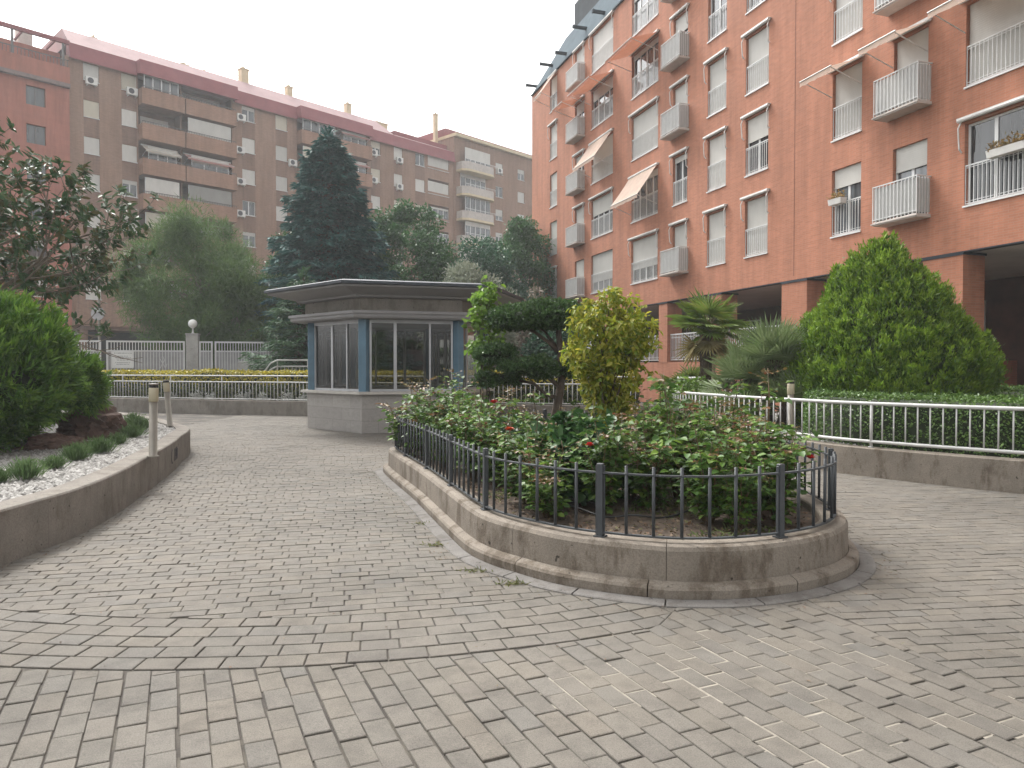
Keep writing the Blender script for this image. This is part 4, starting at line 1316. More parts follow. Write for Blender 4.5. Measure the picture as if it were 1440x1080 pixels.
m_ = MB(); c0 = hexp(RB_ + .17); c1 = hexp(RB_ - .45)
for k in range(6):
    j = (k + 1) % 6
    m_.add([(*c0[k], .931), (*c0[j], .931), (*c1[j], .931), (*c1[k], .931), (*c0[k], .995), (*c0[j], .995), (*c1[j], .995), (*c1[k], .995)],
           [(0, 3, 2, 1), (4, 5, 6, 7), (0, 1, 5, 4), (2, 3, 7, 6)])
m_.build('counter', M_ktop, ki)
RC = RB_ - .12
for k, (x, y) in enumerate(hexp(RC)):
    m_ = MB(); m_.bbox(-.10, .10, -.10, .10, .9955, 2.72, .012)
    o = m_.build('post', M_kblue, ki); o.location = (x, y, 0); o.rotation_euler = (0, 0, KA + k * math.pi / 3)
wx = hexp(RC - .02)
for k in range(6):
    a = Vector(wx[k]); b = Vector(wx[(k + 1) % 6]); ang = math.atan2(b.y - a.y, b.x - a.x); L_ = (b - a).length
    m_ = MB(); e_ = .13
    m_.box(e_, L_ - e_, -.03, .03, .996, 1.05); m_.box(e_, L_ - e_, -.03, .03, 2.64, 2.72)
    xs_ = [e_ + .02, e_ + (L_ - 2 * e_) * .30, e_ + (L_ - 2 * e_) * .72, L_ - e_ - .02] if k != 5 else [e_ + .02, e_ + (L_ - 2 * e_) * .4, e_ + (L_ - 2 * e_) * .72, L_ - e_ - .02]
    for q_, x in enumerate(xs_):
        h_ = .036 if q_ == 1 else .022
        m_.box(x - h_, x + h_, -.026, .026, 1.051, 2.639)
    o = m_.build('window', M_kmull, ki); o.location = (a.x, a.y, 0); o.rotation_euler = (0, 0, ang)
    m_ = MB(); m_.add([(e_, 0, 1.04), (L_ - e_, 0, 1.04), (L_ - e_, 0, 2.66), (e_, 0, 2.66)], [(0, 1, 2, 3)]); m_.build('pane', M_kglass, o)
def ring(levels, name, mat):
    """stack of hexagons (radius, z) closed top and bottom"""
    m_ = MB(); vs = []; fs = []
    for r, z in levels: vs += [(x, y, z) for x, y in hexp(r)]
    for i in range(len(levels) - 1):
        for k in range(6):
            j = (k + 1) % 6; fs.append((i * 6 + k, i * 6 + j, i * 6 + 6 + j, i * 6 + 6 + k))
    fs.append(tuple(range(5, -1, -1))); q = (len(levels) - 1) * 6; fs.append(tuple(range(q, q + 6)))
    m_.add(vs, fs); return m_.build(name, mat, ki)
ring([(RC - .1, 2.7205), (2.80, 2.73), (2.83, 2.77), (2.83, 2.83), (2.88, 2.835), (2.88, 2.90), (2.84, 2.905), (2.4, 2.94)], 'lower_eave', M_kfas)
ring([(2.46, 2.915), (2.46, 3.22)], 'drum', M_kdrum)
ring([(2.47, 3.2205), (2.66, 3.235), (2.69, 3.275), (3.38, 3.415), (3.40, 3.445), (3.38, 3.455), (2.5, 3.46)], 'roof', M_kfas)
ring([(3.39, 3.4625), (3.47, 3.465), (3.48, 3.525), (3.36, 3.56), (1.2, 3.66), (.3, 3.70)], 'roof_edge', M_kroof)
# a white chair back and low cupboard inside
m_ = MB(); m_.bbox(-.9, .5, .2, .75, .051, .9, .02); m_.box(-.86, .46, .19, .199, .12, .84); c_ = m_.build('cupboard', M_dark, ki)
# ------------------------------------------------------------------ foliage materials
L_thuja = leafmat('thuja_foliage', [(.05, .115, .010), (.085, .17, .014), (.12, .215, .018), (.17, .27, .024), (.07, .145, .014)], .55, .3, .3, .5, 6.)
L_thujat = leafmat('thuja_lit_tips', [(.13, .24, .016), (.19, .31, .024), (.25, .36, .035), (.16, .27, .02)], .55, .3, .3, .4, 6.)  # bright tips: light on the tufts put into the leaf colour
L_junit = leafmat('juniper_lit_tips', [(.09, .18, .022), (.12, .22, .03), (.15, .25, .035)], .6, .25, .25, .4, 4.)  # paler tips, painted as if the light caught them
L_juni = leafmat('juniper_foliage', [(.04, .10, .016), (.065, .145, .02), (.095, .185, .026), (.05, .12, .02)], .6, .25, .25, .4, 4.)
L_core = plain('shade_core', (.018, .028, .010), .95, .4, 4, bmp=0)  # solid filler, near-black to stand for the shade inside the foliage
L_hedge = leafmat('clipped_hedge_leaves', [(.05, .10, .022), (.07, .14, .028), (.10, .18, .035), (.13, .22, .05)], .45, .25)
L_topi = leafmat('topiary_leaves', [(.034, .075, .026), (.05, .10, .032), (.07, .13, .04), (.10, .17, .055)], .42, .2, .4)
L_maple = leafmat('maple_leaves', [(.12, .19, .02), (.22, .26, .025), (.32, .31, .035), (.16, .22, .025), (.40, .35, .05), (.095, .155, .02)], .5, .4)
L_sap = leafmat('sapling_leaves', [(.10, .19, .03), (.14, .25, .04), (.18, .29, .05), (.09, .16, .03)], .45, .4)
L_rose = leafmat('rose_leaves', [(.045, .10, .022), (.065, .14, .028), (.08, .165, .034), (.13, .23, .032), (.055, .11, .03), (.19, .29, .045), (.065, .12, .042)], .45, .32, .3)
L_rosered = leafmat('young_rose_leaves', [(.16, .06, .03), (.20, .11, .04), (.14, .12, .04), (.22, .15, .05)], .4, .3)
L_dark = leafmat('dark_broad_leaves', [(.03, .08, .028), (.042, .105, .034), (.055, .125, .038), (.07, .15, .04)], .42, .25, .35)
L_petal = leafmat('red_petals', [(.55, .015, .02), (.62, .03, .03), (.42, .01, .015)], .5, .25)
L_petalo = leafmat('orange_petals', [(.60, .10, .04), (.50, .06, .03), (.62, .16, .07)], .5, .25)
L_mag = leafmat('magnolia_leaves', [(.035, .08, .03), (.05, .105, .038), (.06, .12, .045), (.13, .10, .035), (.042, .09, .032), (.075, .13, .05)], .45, .2, .3)
L_con = leafmat('spruce_needles', [(.03, .105, .10), (.042, .135, .12), (.055, .16, .14), (.03, .095, .085)], .6, .12, .25)
L_cedar = leafmat('cedar_needles', [(.035, .08, .04), (.05, .11, .05), (.07, .14, .055)], .6, .2, .2)
L_feath = leafmat('feathery_foliage', [(.07, .13, .035), (.095, .165, .042), (.12, .19, .055), (.08, .14, .038)], .65, .3, .2)
L_mid = leafmat('mid_green_leaves', [(.04, .11, .038), (.055, .14, .045), (.075, .17, .055), (.045, .115, .045)], .5, .25)
L_mid2 = leafmat('deep_green_leaves', [(.025, .085, .045), (.036, .11, .055), (.05, .135, .065)], .5, .25)
L_silver = leafmat('silver_leaves', [(.20, .23, .17), (.28, .31, .24), (.24, .27, .18), (.33, .35, .29)], .6, .2)
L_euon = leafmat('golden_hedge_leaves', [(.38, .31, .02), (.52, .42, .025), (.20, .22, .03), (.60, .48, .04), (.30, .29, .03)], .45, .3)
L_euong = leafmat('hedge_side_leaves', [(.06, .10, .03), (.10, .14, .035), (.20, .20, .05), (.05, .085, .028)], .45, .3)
L_grey = leafmat('whitish_dusty_leaves', [(.45, .46, .43), (.56, .57, .54), (.36, .38, .34)], .8, .1)
L_lav = leafmat('lavender_foliage', [(.075, .13, .045), (.10, .17, .06), (.14, .20, .085), (.085, .145, .06)], .7, .25)
L_lavfl = leafmat('lavender_flowers', [(.20, .17, .28), (.28, .24, .36)], .7, .2)
L_palm = leafmat('palm_fronds', [(.12, .19, .03), (.17, .245, .045), (.10, .165, .03), (.25, .27, .06)], .45, .25)
L_palmd = leafmat('dry_palm_fronds', [(.28, .22, .09), (.34, .28, .12), (.22, .20, .07)], .6, .25)
L_fan = leafmat('grey_green_fronds', [(.14, .20, .075), (.19, .255, .105), (.24, .30, .14), (.14, .21, .075)], .5, .2)
L_weed = leafmat('weed_leaves', [(.09, .12, .03), (.14, .15, .05), (.18, .15, .07)], .7, .25)

# ------------------------------------------------------------------ dense shrubs: tufted surface over a solid core coloured dark like inner shade
def shrub(name, label, cat, loc, surf, area_n, per, L, W, mat, seed, lump_a=.12, lump_k=2.2, upb=.6, spread=.6, depth=.12, core_s=.86, nu=48, nv=26, fine=.0, part='foliage', root=None, tuft=.10, tip=None):
    """surf(u, v) -> points of the silhouette (local)"""
    rng = np.random.default_rng(seed)
    t = root or empty(name, loc, 0, label, cat)
    S1 = np.random.default_rng(seed + 1); S2 = np.random.default_rng(seed + 2)
    def disp(u, v):
        P = surf(u, v)
        e = 1e-3
        a = surf(u + e, v) - P; b = surf(u, np.clip(v + e, 0, 1.01)) - P
        n = unit(np.cross(a, b))
        return P, n
    # sample uniformly by area through rejection on a grid
    uu = rng.uniform(0, 2 * math.pi, area_n * 6); vv = rng.uniform(0, 1, area_n * 6)
    e = 1e-3
    P = surf(uu, vv); ar = np.linalg.norm(np.cross(surf(uu + e, vv) - P, surf(uu, vv + e) - P), axis=1)
    keep = rng.uniform(0, ar.max(), len(ar)) < ar
    uu = uu[keep][:area_n]; vv = vv[keep][:area_n]
    P, n = disp(uu, vv)
    lm = lump(P, S1, lump_k) * lump_a + lump(P, S2, lump_k * 3.1) * lump_a * .35
    P = P + n * (lm - .25 * lump_a)[:, None] + n * rng.uniform(-depth, .03, len(P))[:, None]
    axis = unit(n * spread + np.array([0, 0, upb]) + rng.normal(size=n.shape) * .25)
    C = np.repeat(P, per, 0); A = np.repeat(axis, per, 0); NN = np.repeat(n, per, 0)
    q = rng.uniform(0, 1, len(C))
    C = C + A * (q * tuft)[:, None] + rng.normal(size=C.shape) * (tuft * .30 * (1.12 - q))[:, None]
    D = unit(A + rng.normal(size=C.shape) * .42)
    N = unit(NN + rng.normal(size=C.shape) * .6)
    V, F = leaves(C, D, N, L * rng.uniform(.6, 1.3, len(C)), W * rng.uniform(.7, 1.3, len(C)), .12)
    # core
    def cs(u, v):
        P, n = disp(u, v)
        l = lump(P, S1, lump_k) * lump_a + lump(P, S2, lump_k * 3.1) * lump_a * .35
        return P + n * (l - .25 * lump_a - (1 - core_s))[:, None]
    PV_, PF_ = grid_surface(cs, nu, nv)
    F2 = PF_ + len(V)
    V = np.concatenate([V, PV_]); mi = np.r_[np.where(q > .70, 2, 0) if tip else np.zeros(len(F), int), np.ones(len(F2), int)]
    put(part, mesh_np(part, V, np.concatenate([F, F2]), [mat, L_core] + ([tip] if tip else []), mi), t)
    return t

def profile_surf(prof, squash=1.0, cx=0., cy=0.):
    """body of revolution from (v, r, z) triplets, slightly uneven"""
    pv, pr, pz = [np.array(a, float) for a in zip(*prof)]
    def f(u, v):
        r = np.interp(v, pv, pr); z = np.interp(v, pv, pz)
        return np.stack([cx + r * np.cos(u), cy + r * np.sin(u) * squash, z], -1)
    return f

# the big rounded conical thuja at right
th = shrub('thuja', 'large bright green rounded conical thuja beside the orange brick pillars', 'conifer shrub', (7.08, 14.2, .3),
      profile_surf([(0, 1.45, .0), (.12, 1.72, .55), (.3, 1.76, 1.0), (.5, 1.50, 1.72), (.7, 1.02, 2.45), (.87, .50, 3.05), (.96, .18, 3.36), (1, .02, 3.46)]),
      1350, 85, .10, .030, L_thuja, 31, .10, 2.2, 1.5, .60, .16, .70, tuft=.36, tip=L_thujat)
m_ = MB(); m_.tube([(0, 0, -.1), (0, 0, .6)], [.16, .12], 8); m_.build('trunk', M_bark, th)
# the feathery juniper at left
ju = shrub('juniper', 'big dark green feathery juniper overhanging the white gravel at left', 'conifer shrub', (-7.75, 10.2, .38),
      profile_surf([(0, .5, .1), (.12, .85, .35), (.35, 1.36, .95), (.6, 1.15, 1.4), (.82, .72, 1.78), (.95, .34, 1.98), (1, .02, 2.05)]),
      1000, 75, .13, .026, L_juni, 41, .14, 2.4, .8, .85, .16, .72, tuft=.36, tip=L_junit)
shrub('juniper', '', '', (0, 0, 0), profile_surf([(0, .2, .6), (.2, .38, .68), (.5, .46, .88), (.8, .3, 1.1), (1, .02, 1.22)], 1., .80, 1.2),
      280, 75, .13, .026, L_juni, 43, .1, 2.6, .7, .9, .12, .80, nu=28, nv=14, root=ju, part='side_branch', tuft=.32, tip=L_junit)
m_ = MB(); m_.tube([(0, 0, -.1), (.05, 0, .7)], [.14, .09], 8); m_.tube([(.05, 0, .3), (.4, .8, .6), (.65, 1.4, .8)], [.06, .05, .03], 6); m_.build('trunk', M_bark, ju, True)

# ------------------------------------------------------------------ hedges
def hedge(name, label, poly, z0, z1, n_top, n_side, L, W, mtop, mside, seed, ztilt=None, lumpz=.03, gold=2.):
    rng = np.random.default_rng(seed)
    t = empty(name, (poly[0][0], poly[0][1], 0), 0, label, 'hedge')
    poly = np.array(poly); x0, y0 = poly.min(0); x1, y1 = poly.max(0)
    Q = np.c_[rng.uniform(x0, x1, n_top * 4), rng.uniform(y0, y1, n_top * 4)]
    Q = Q[inside(poly, Q[:, 0], Q[:, 1])][:n_top]
    zt = lambda Q: z1 + (ztilt(Q) if ztilt else 0) + lump(np.c_[Q * 1.7, np.zeros(len(Q))], np.random.default_rng(seed + 3), 1.) * lumpz
    P = np.c_[Q, zt(Q) + rng.normal(0, .018, len(Q))]
    D = unit(rng.normal(size=P.shape) * np.array([1, 1, .5]) + [0, 0, .45]); N = unit(rng.normal(size=P.shape) * .5 + [0, 0, 1])
    parts = [leaves(P, D, N, L * rng.uniform(.6, 1.3, len(P)), W * rng.uniform(.7, 1.3, len(P)), .15)]
    nt_ = len(parts[0][1])
    B = resample(poly, .05, True); nb = left_normals(B, True)
    k = rng.integers(0, len(B), n_side)
    zz = rng.uniform(0, 1, n_side)
    ztop = zt(B[k]) - .01
    P = np.c_[B[k] + rng.normal(0, .03, (n_side, 2)) - nb[k] * (lump(np.c_[B[k] * 2, zz * 2], np.random.default_rng(seed + 4), 1.2) * .05)[:, None], z0 + (ztop - z0) * zz]
    out = np.c_[-nb[k], np.zeros(n_side)]
    D = unit(out * .5 + rng.normal(size=P.shape) * .8 + [0, 0, .2]); N = unit(out + rng.normal(size=P.shape) * .5 + [0, 0, .5])
    parts.append(leaves(P, D, N, L * rng.uniform(.6, 1.3, n_side), W * rng.uniform(.7, 1.3, n_side), .15))
    V, F = join(parts)
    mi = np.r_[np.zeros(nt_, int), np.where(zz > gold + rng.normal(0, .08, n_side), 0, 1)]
    # core block
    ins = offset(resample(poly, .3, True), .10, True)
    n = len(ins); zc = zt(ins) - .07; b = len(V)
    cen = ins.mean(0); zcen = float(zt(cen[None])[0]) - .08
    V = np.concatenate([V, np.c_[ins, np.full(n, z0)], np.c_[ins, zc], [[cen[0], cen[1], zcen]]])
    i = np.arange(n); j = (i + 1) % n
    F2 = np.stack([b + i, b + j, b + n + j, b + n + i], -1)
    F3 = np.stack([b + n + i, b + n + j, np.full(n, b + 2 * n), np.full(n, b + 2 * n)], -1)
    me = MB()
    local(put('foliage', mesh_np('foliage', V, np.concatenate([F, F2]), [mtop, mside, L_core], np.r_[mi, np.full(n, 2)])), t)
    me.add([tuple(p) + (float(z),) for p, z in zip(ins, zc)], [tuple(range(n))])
    local(me.build('core_top', L_core), t)  # lid of the filler core, in the same painted shade
    return t
edge = [tuple(p) for p in offset(RIGHTBED, .33) if p[0] > 4.75 and p[1] < 11.6]
poly = edge + [(15.5, 9.0), (13.0, 15.0), (9.0, 16.5), (6.2, 15.6), (5.1, 12.8)]
hedge('clipped_hedge', 'wide clipped green hedge behind the white railing at right', poly, .37, 1.10, 30000, 26000, .05, .028, L_hedge, L_hedge, 61,
      lambda Q: np.clip((Q[:, 1] - 10.5) * .012, -.05, .08))
edge = [tuple(p) for p in offset(BACKBED, .55) if -17 < p[0] < 3.8]
edge2 = [tuple(p) for p in offset(BACKBED, 1.9) if -17 < p[0] < 3.8][::-1]
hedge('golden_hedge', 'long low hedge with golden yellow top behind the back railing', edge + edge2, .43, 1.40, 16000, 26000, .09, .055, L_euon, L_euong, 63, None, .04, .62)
# dusty white plants at the foot of the golden hedge
rg = np.random.default_rng(71)
for i, (x, s_) in enumerate([(-13.1, .8), (-12.2, .9), (-11.2, 1.1), (-10.6, .9), (-9.3, 1.2), (-8.5, 1.), (-7.6, 1.05), (-6.9, .8), (-5.7, .7)]):
    k = int(np.argmin(abs(BACKBED[:, 0] - x))); p = offset(BACKBED, .36)[k]
    n = 160
    P = np.c_[rg.normal(0, .10 * s_, n), rg.normal(0, .07, n), abs(rg.normal(.06, .10 * s_, n))]
    V, F = leaves(P, unit(rg.normal(size=(n, 3)) + [0, 0, .8]), rand_dirs(n, rg), .11 * s_, .05)
    me = mesh_np('silver_plant', V, F, L_grey)
    tag(put('silver_plant', me, None, (p[0], p[1], .43)), 'small dusty white leaved plant at the foot of the golden hedge behind the railing bars', 'plant', 'dusty white plants under the golden hedge')

# ------------------------------------------------------------------ lavender, rocks, weeds
def lavender_mesh(seed):
    rng = np.random.default_rng(seed); n = 850
    a = rng.uniform(0, 6.28, n); r = np.abs(rng.normal(0, .075, n))
    P = np.c_[r * np.cos(a), r * np.sin(a), rng.uniform(0, .08, n)]
    D = unit(np.c_[np.cos(a) * r * 5., np.sin(a) * r * 5., np.full(n, 1.)] + rng.normal(size=(n, 3)) * .18)
    V, F = leaves(P, D, rand_dirs(n, rng), rng.uniform(.12, .27, n), .012, .1)
    k = 150
    P2 = P[:k] + D[:k] * rng.uniform(.10, .2, (k, 1))
    V2, F2 = leaves(P2, unit(D[:k] + rng.normal(size=(k, 3)) * .5), rand_dirs(k, rng), .10, .018, .1)
    m = 26
    P3 = P[:m] + D[:m] * rng.uniform(.25, .31, (m, 1))
    V3, F3 = leaves(P3, D[:m], rand_dirs(m, rng), .05, .014)
    VV, FF = join([(V, F), (V2, F2)])
    return mesh_np('foliage', VV, FF, L_lav), mesh_np('flower_spikes', V3, F3, L_lavfl)
LAV = [lavender_mesh(s_) for s_ in (1, 2, 3)]
LABL = ['loose lavender clump nearest the camera at the left frame edge', 'full lavender clump between the nearest one and the gravel bend', 'third lavender clump along the gravel, under the juniper', 'fourth lavender clump along the gravel, broad and grey green',
        'bright green lavender clump midway along the bed edge', 'lavender clump just left of the nearer bollard lamp', 'tall lavender clump in front of the lava rock', 'lavender clump right behind the nearer bollard lamp', 'small far lavender clump beyond the lava rock', 'lavender clump at the far end of the row']
for i, (px, d, s_) in enumerate([(-8, 7.3, .62), (34, 7.55, .74), (74, 8.35, .60), (106, 9.1, .74), (139, 9.9, .84), (165, 11.0, .60), (184, 12.1, .84), (196, 13.4, .88), (164, 14.2, .7), (186, 14.9, .8)]):
    x = (px - 720) / 1040 * d
    t = empty('lavender', (x, d, .40), i * 1.3, LABL[i], 'lavender', 'lavender clumps along the gravel bed')
    t.scale = (s_, s_, s_ * (1.05 if i % 2 else .92))
    put('foliage', LAV[i % 3][0], t)

def rock(seed, r, sx, sy, sz):
    import bmesh
    bm = bmesh.new(); bmesh.ops.create_icosphere(bm, subdivisions=4, radius=1)
    for v in bm.verts:
        p = v.co.copy()
        q = p * 1.7 + Vector((seed, 0, 0))
        k = 1 + .32 * mnoise.noise(q) - .28 * abs(mnoise.noise(q * 2.6)) + .12 * mnoise.noise(q * 6) - .06 * abs(mnoise.noise(q * 14))
        v.co = Vector((p.x * sx, p.y * sy, p.z * sz)) * k * r
    me = bpy.data.meshes.new('lava_rock'); bm.to_mesh(me); bm.free(); me.materials.append(M_rock); return me
tag(put('lava_rock', rock(3.1, .5, 1.1, .8, .75), None, (-6.85, 11.95, .60), .4), 'largest reddish brown lava rock beside the juniper on the gravel', 'rock')
tag(put('lava_rock', rock(8.4, .36, 1.3, .8, .5), None, (-6.6, 10.6, .44), 1.2), 'flat lava rock on the gravel under the juniper', 'rock')
tag(put('lava_rock', rock(12.7, .3, 1., .9, .6), None, (-8.0, 13.7, .5), 2.), 'small dark lava rock behind the largest one', 'rock')

def weed(x, y, s_, label, seed):
    rng = np.random.default_rng(seed); n = 90
    P = np.c_[rng.normal(0, .05 * s_, n) * 1.8, rng.normal(0, .03 * s_, n), np.full(n, .0)]
    D = unit(np.c_[rng.normal(size=(n, 2)), rng.uniform(.1, .7, n)])
    V, F = leaves(P, D, unit(rng.normal(size=(n, 3)) + [0, 0, 1]), rng.uniform(.03, .07, n) * s_, .012 * s_, .1)
    tag(put('weed', mesh_np('weed', V, F, L_weed), None, (x, y, .0)), label, 'weed')
weed(-.86, 7.35, .7, 'farthest small weed tuft in the joint by the planter kerb', 1)
weed(-.66, 6.45, .8, 'yellowish weed tuft in the paving where the planter kerb bends', 2)
weed(-.26, 5.62, .7, 'flat weed tuft against the planter kerb, nearest but one', 3)
weed(.04, 5.28, .85, 'nearest weed tuft spreading from the planter kerb joint', 4)

# ------------------------------------------------------------------ palms
def fan_leaf(rng, hub, d, r, nseg, spread=2.2, droop=.18, w=.05):
    d = unit(np.array(d)[None])[0]
    up = np.array([0, 0, 1.]); s = np.cross(d, up); s = s / (np.linalg.norm(s) + 1e-6); n = np.cross(s, d)
    tl = rng.normal(0, .35); s2 = s * math.cos(tl) + n * math.sin(tl); n2 = np.cross(s2, d)
    a = np.linspace(-spread, spread, nseg)
    D = np.cos(a)[:, None] * d + np.sin(a)[:, None] * s2 + n2 * .12
    L_ = r * (.78 + .22 * np.cos(a * .6)) * rng.uniform(.85, 1.1, nseg)
    return leaves(np.repeat(hub[None], nseg, 0), D, np.repeat(n2[None], nseg, 0) + rng.normal(0, .15, (nseg, 3)), L_, w, .25, True, droop)
def palm_crown(seed, n, rad, pet, dirs_z, mat, parent, name, nseg=22, w=.05, z=0., droop=.18):
    rng = np.random.default_rng(seed); parts = []; st = MB()
    for i in range(n):
        a = i * 2.4 + rng.uniform(-.3, .3); el = rng.uniform(*dirs_z)
        d = np.array([math.cos(a) * math.cos(el), math.sin(a) * math.cos(el), math.sin(el)])
        pl_ = pet * rng.uniform(.75, 1.15)
        hub = d * pl_ - np.array([0, 0, .06]); hub[2] += z
        st.tube([(0, 0, z - .05), tuple(hub * .55 + np.array([0, 0, .03 + z * .45])), tuple(hub)], .009, 4)
        d2 = d + np.array([0, 0, -.25])
        parts.append(fan_leaf(rng, hub, d2, rad * rng.uniform(.8, 1.15), nseg, 2.0, droop, w))
    V, F = join(parts)
    put(name, mesh_np(name, V, F, mat), parent)
    st.build('leaf_stalks', M_stem, parent)
pa = empty('palm_tree', (4.5, 17.0, .36), 0, 'young fan palm tree with shaggy trunk and wooden stakes', 'palm tree')
rng = np.random.default_rng(2)
m_ = MB(); m_.tube([(0, 0, -.1), (.03, 0, .6), (-.03, .02, 1.3), (-.07, 0, 2.1)], [.15, .135, .15, .12], 10); m_.build('trunk', M_bark, pa, True)
n = 900; zz = rng.uniform(.1, 2.1, n); aa = rng.uniform(0, 6.28, n)
P = np.c_[np.cos(aa) * .135, np.sin(aa) * .135, zz]
V, F = leaves(P, unit(np.c_[np.cos(aa) * .5, np.sin(aa) * .5, rng.uniform(.2, 1.4, n)]), np.c_[np.cos(aa), np.sin(aa), np.zeros(n)], .14, .03)
put('trunk_fibres', mesh_np('trunk_fibres', V, F, leafmat('palm_fibre', [(.10, .07, .045), (.16, .11, .07), (.07, .05, .035)], .9, .05)), pa)
def crown_at(root, z, *a, **k):
    palm_crown(*a, parent=root, z=z, **k)
crown_at(pa, 2.12, 5, 20, .62, .50, (-.25, 1.35), L_palm, name='crown')
crown_at(pa, 2.05, 6, 6, .55, .42, (-.8, -.35), L_palmd, name='dry_fronds')
for (x, y, dx, dy, lb) in [(4.88, 16.75, .02, -.02, 'pale upright wooden stake right of the palm trunk'), (4.42, 16.4, .13, .25, 'thin slanting wooden stake left of the palm trunk'), (5.15, 17.2, 0, 0, 'dark short wooden stake behind the palm trunk')]:
    m_ = MB(); m_.tube([(0, 0, -.05), (dx, dy, 1.5)], .04, 8)
    tag(m_.build('wooden_stake', M_wood, None, True, (x, y, .36)), lb, 'stake')
fb = empty('fan_palm_bush', (5.15, 14.7, .36), 0, 'bushy grey green fan palm with many fronds between palm and thuja', 'palm')
for q, (x, y, z, n, s_) in enumerate([(0, 0, .95, 22, 1.0), (.45, .1, .65, 18, .9), (-.5, .1, .55, 18, .85), (.1, -.4, .4, 16, .8), (-.25, .5, .8, 16, .9), (-.75, -.15, .15, 14, .75)]):
    st_ = empty('offshoot', (x, y, 0)); st_.parent = fb
    bpy.data.objects.remove(st_)
    rngq = np.random.default_rng(80 + q); parts = []; stk = MB()
    for i in range(n):
        a = i * 2.4 + rngq.uniform(-.3, .3); el = rngq.uniform(-.15, 1.35)
        d = np.array([math.cos(a) * math.cos(el), math.sin(a) * math.cos(el), math.sin(el)])
        hub = np.array([x, y, z]) + d * .42 * s_ * rngq.uniform(.8, 1.2)
        stk.tube([(x, y, z * .7), tuple(hub)], .008, 4)
        parts.append(fan_leaf(rngq, hub, d + np.array([0, 0, -.05]), .58 * s_, 20, 1.7, .05, .036))
    V, F = join(parts); put('fronds', mesh_np('fronds', V, F, L_fan), fb)
    stk.tube([(x * .5, y * .5, -.05), (x, y, z * .8)], .07, 7); stk.build('stems', M_bark, fb)
sp_ = empty('small_palm', (5.0, 21.3, .3), 0, 'small fan palm seen left of the palm tree trunk by the porch', 'palm')
crown_at(sp_, .55, 15, 18, .6, .5, (-.1, 1.3), L_palm, name='crown')
m_ = MB(); m_.tube([(0, 0, -.1), (0, 0, .6)], .1, 8); m_.build('trunk', M_bark, sp_)

# ------------------------------------------------------------------ the planter's trees and shrubs
# cloud-pruned tree
to = empty('topiary_tree', (.60, 10.9, .3), 0, 'cloud pruned tree with dark flat topped foliage pads in the planter', 'topiary tree')
def pad(cx, cy, cz, rx, ry, rz, n, seed):
    def f(u, v):
        a = v * math.pi
        r = np.clip(np.sin(a), 1e-4, 1) ** .75; z = -np.cos(a)
        z = np.where(z < 0, z * .62, z * .95)
        return np.stack([cx + rx * r * np.cos(u), cy + ry * r * np.sin(u), cz + rz * z], -1)
    shrub('pad', '', '', (0, 0, 0), f, n, 8, .042, .026, L_topi, seed, .045, 5., .35, .9, .05, .955, 30, 14, part='foliage_pad', root=to, tuft=.035)
pad(-.12, 0, 1.99, .80, .66, .20, 3600, 101)
pad(-.86, -.05, 1.44, .30, .28, .075, 800, 102)
pad(-.36, -.25, 1.26, .42, .36, .10, 1500, 103)
pad(-.80, .1, 1.08, .34, .30, .07, 800, 104)
pad(.26, .05, 1.22, .22, .22, .065, 450, 105)
m_ = MB()
m_.tube([(.05, 0, -.1), (.02, 0, .45), (.10, .02, .85), (.14, 0, 1.2), (.08, 0, 1.85)], [.085, .07, .062, .055, .04], 8)
for e_ in [(-.80, -.05, 1.42), (-.30, -.25, 1.24), (-.70, .1, 1.06), (.26, .05, 1.2), (.45, 0, 1.85), (-.6, 0, 1.88), (-.2, .2, 1.85)]:
    m_.tube(limb_path((.08, 0, min(e_[2] - .25, 1.5)), e_, .08, 4, .06), [.038, .03, .024, .018, .012], 6)
m_.build('trunk', M_bark, to, True)

def leafy_column(name, label, cat, x, y, zb, pts, n, L, W, mat, seed, per=26, clr=.12, droop=.3, up=-.1, six=True):
    """slim shrub: leaf bunches along stems"""
    rng = np.random.default_rng(seed); random.seed(seed)
    t = empty(name, (x, y, zb), 0, label, cat)
    C = []; 
    pv = np.array(pts, float)          # z, radius
    zs_ = rng.uniform(pv[0, 0], pv[-1, 0], n * 4)
    rr = np.interp(zs_, pv[:, 0], pv[:, 1])
    keep = rng.uniform(0, rr.max() ** 2, len(rr)) < rr ** 2 + .01
    zs_ = zs_[keep][:n]; rr = rr[keep][:n]
    a = rng.uniform(0, 6.28, len(zs_)); q = rng.uniform(0, 1, len(zs_)) ** .5
    C = np.c_[np.cos(a) * rr * q, np.sin(a) * rr * q, zs_]
    V, F = crown_mesh('foliage', mat, C, clr * rng.uniform(.7, 1.3, len(C)), per, L, W, rng, up, .6, .9, .8, six, droop)
    put('foliage', mesh_np('foliage', V, F, mat), t)
    m_ = MB()
    for k in range(5):
        i = rng.integers(0, len(C)); e_ = C[i]
        m_.tube(limb_path((rng.normal(0, .03), rng.normal(0, .03), -.05), (C[i][0] * .7, C[i][1] * .7, max(C[i][2], pv[-1, 0] * .75)), 0, 5, .03), [.016, .014, .012, .010, .008, .005], 5)
    for i in rng.choice(len(C), min(len(C), 30), False):
        m_.tube(limb_path((C[i][0] * .2, C[i][1] * .2, max(.05, C[i][2] - .3)), C[i], .05, 3, .05), .005, 4)
    m_.build('stems', M_bark, t, True)
    return t
leafy_column('japanese_maple', 'upright japanese maple with yellow green leaves in the planter', 'maple', 1.10, 8.3, .3,
             [(.3, .10), (.75, .22), (1.05, .32), (1.35, .45), (1.7, .46), (1.92, .34), (2.1, .14)], 135, .066, .036, L_maple, 121, 40, .115, .4, -.35)
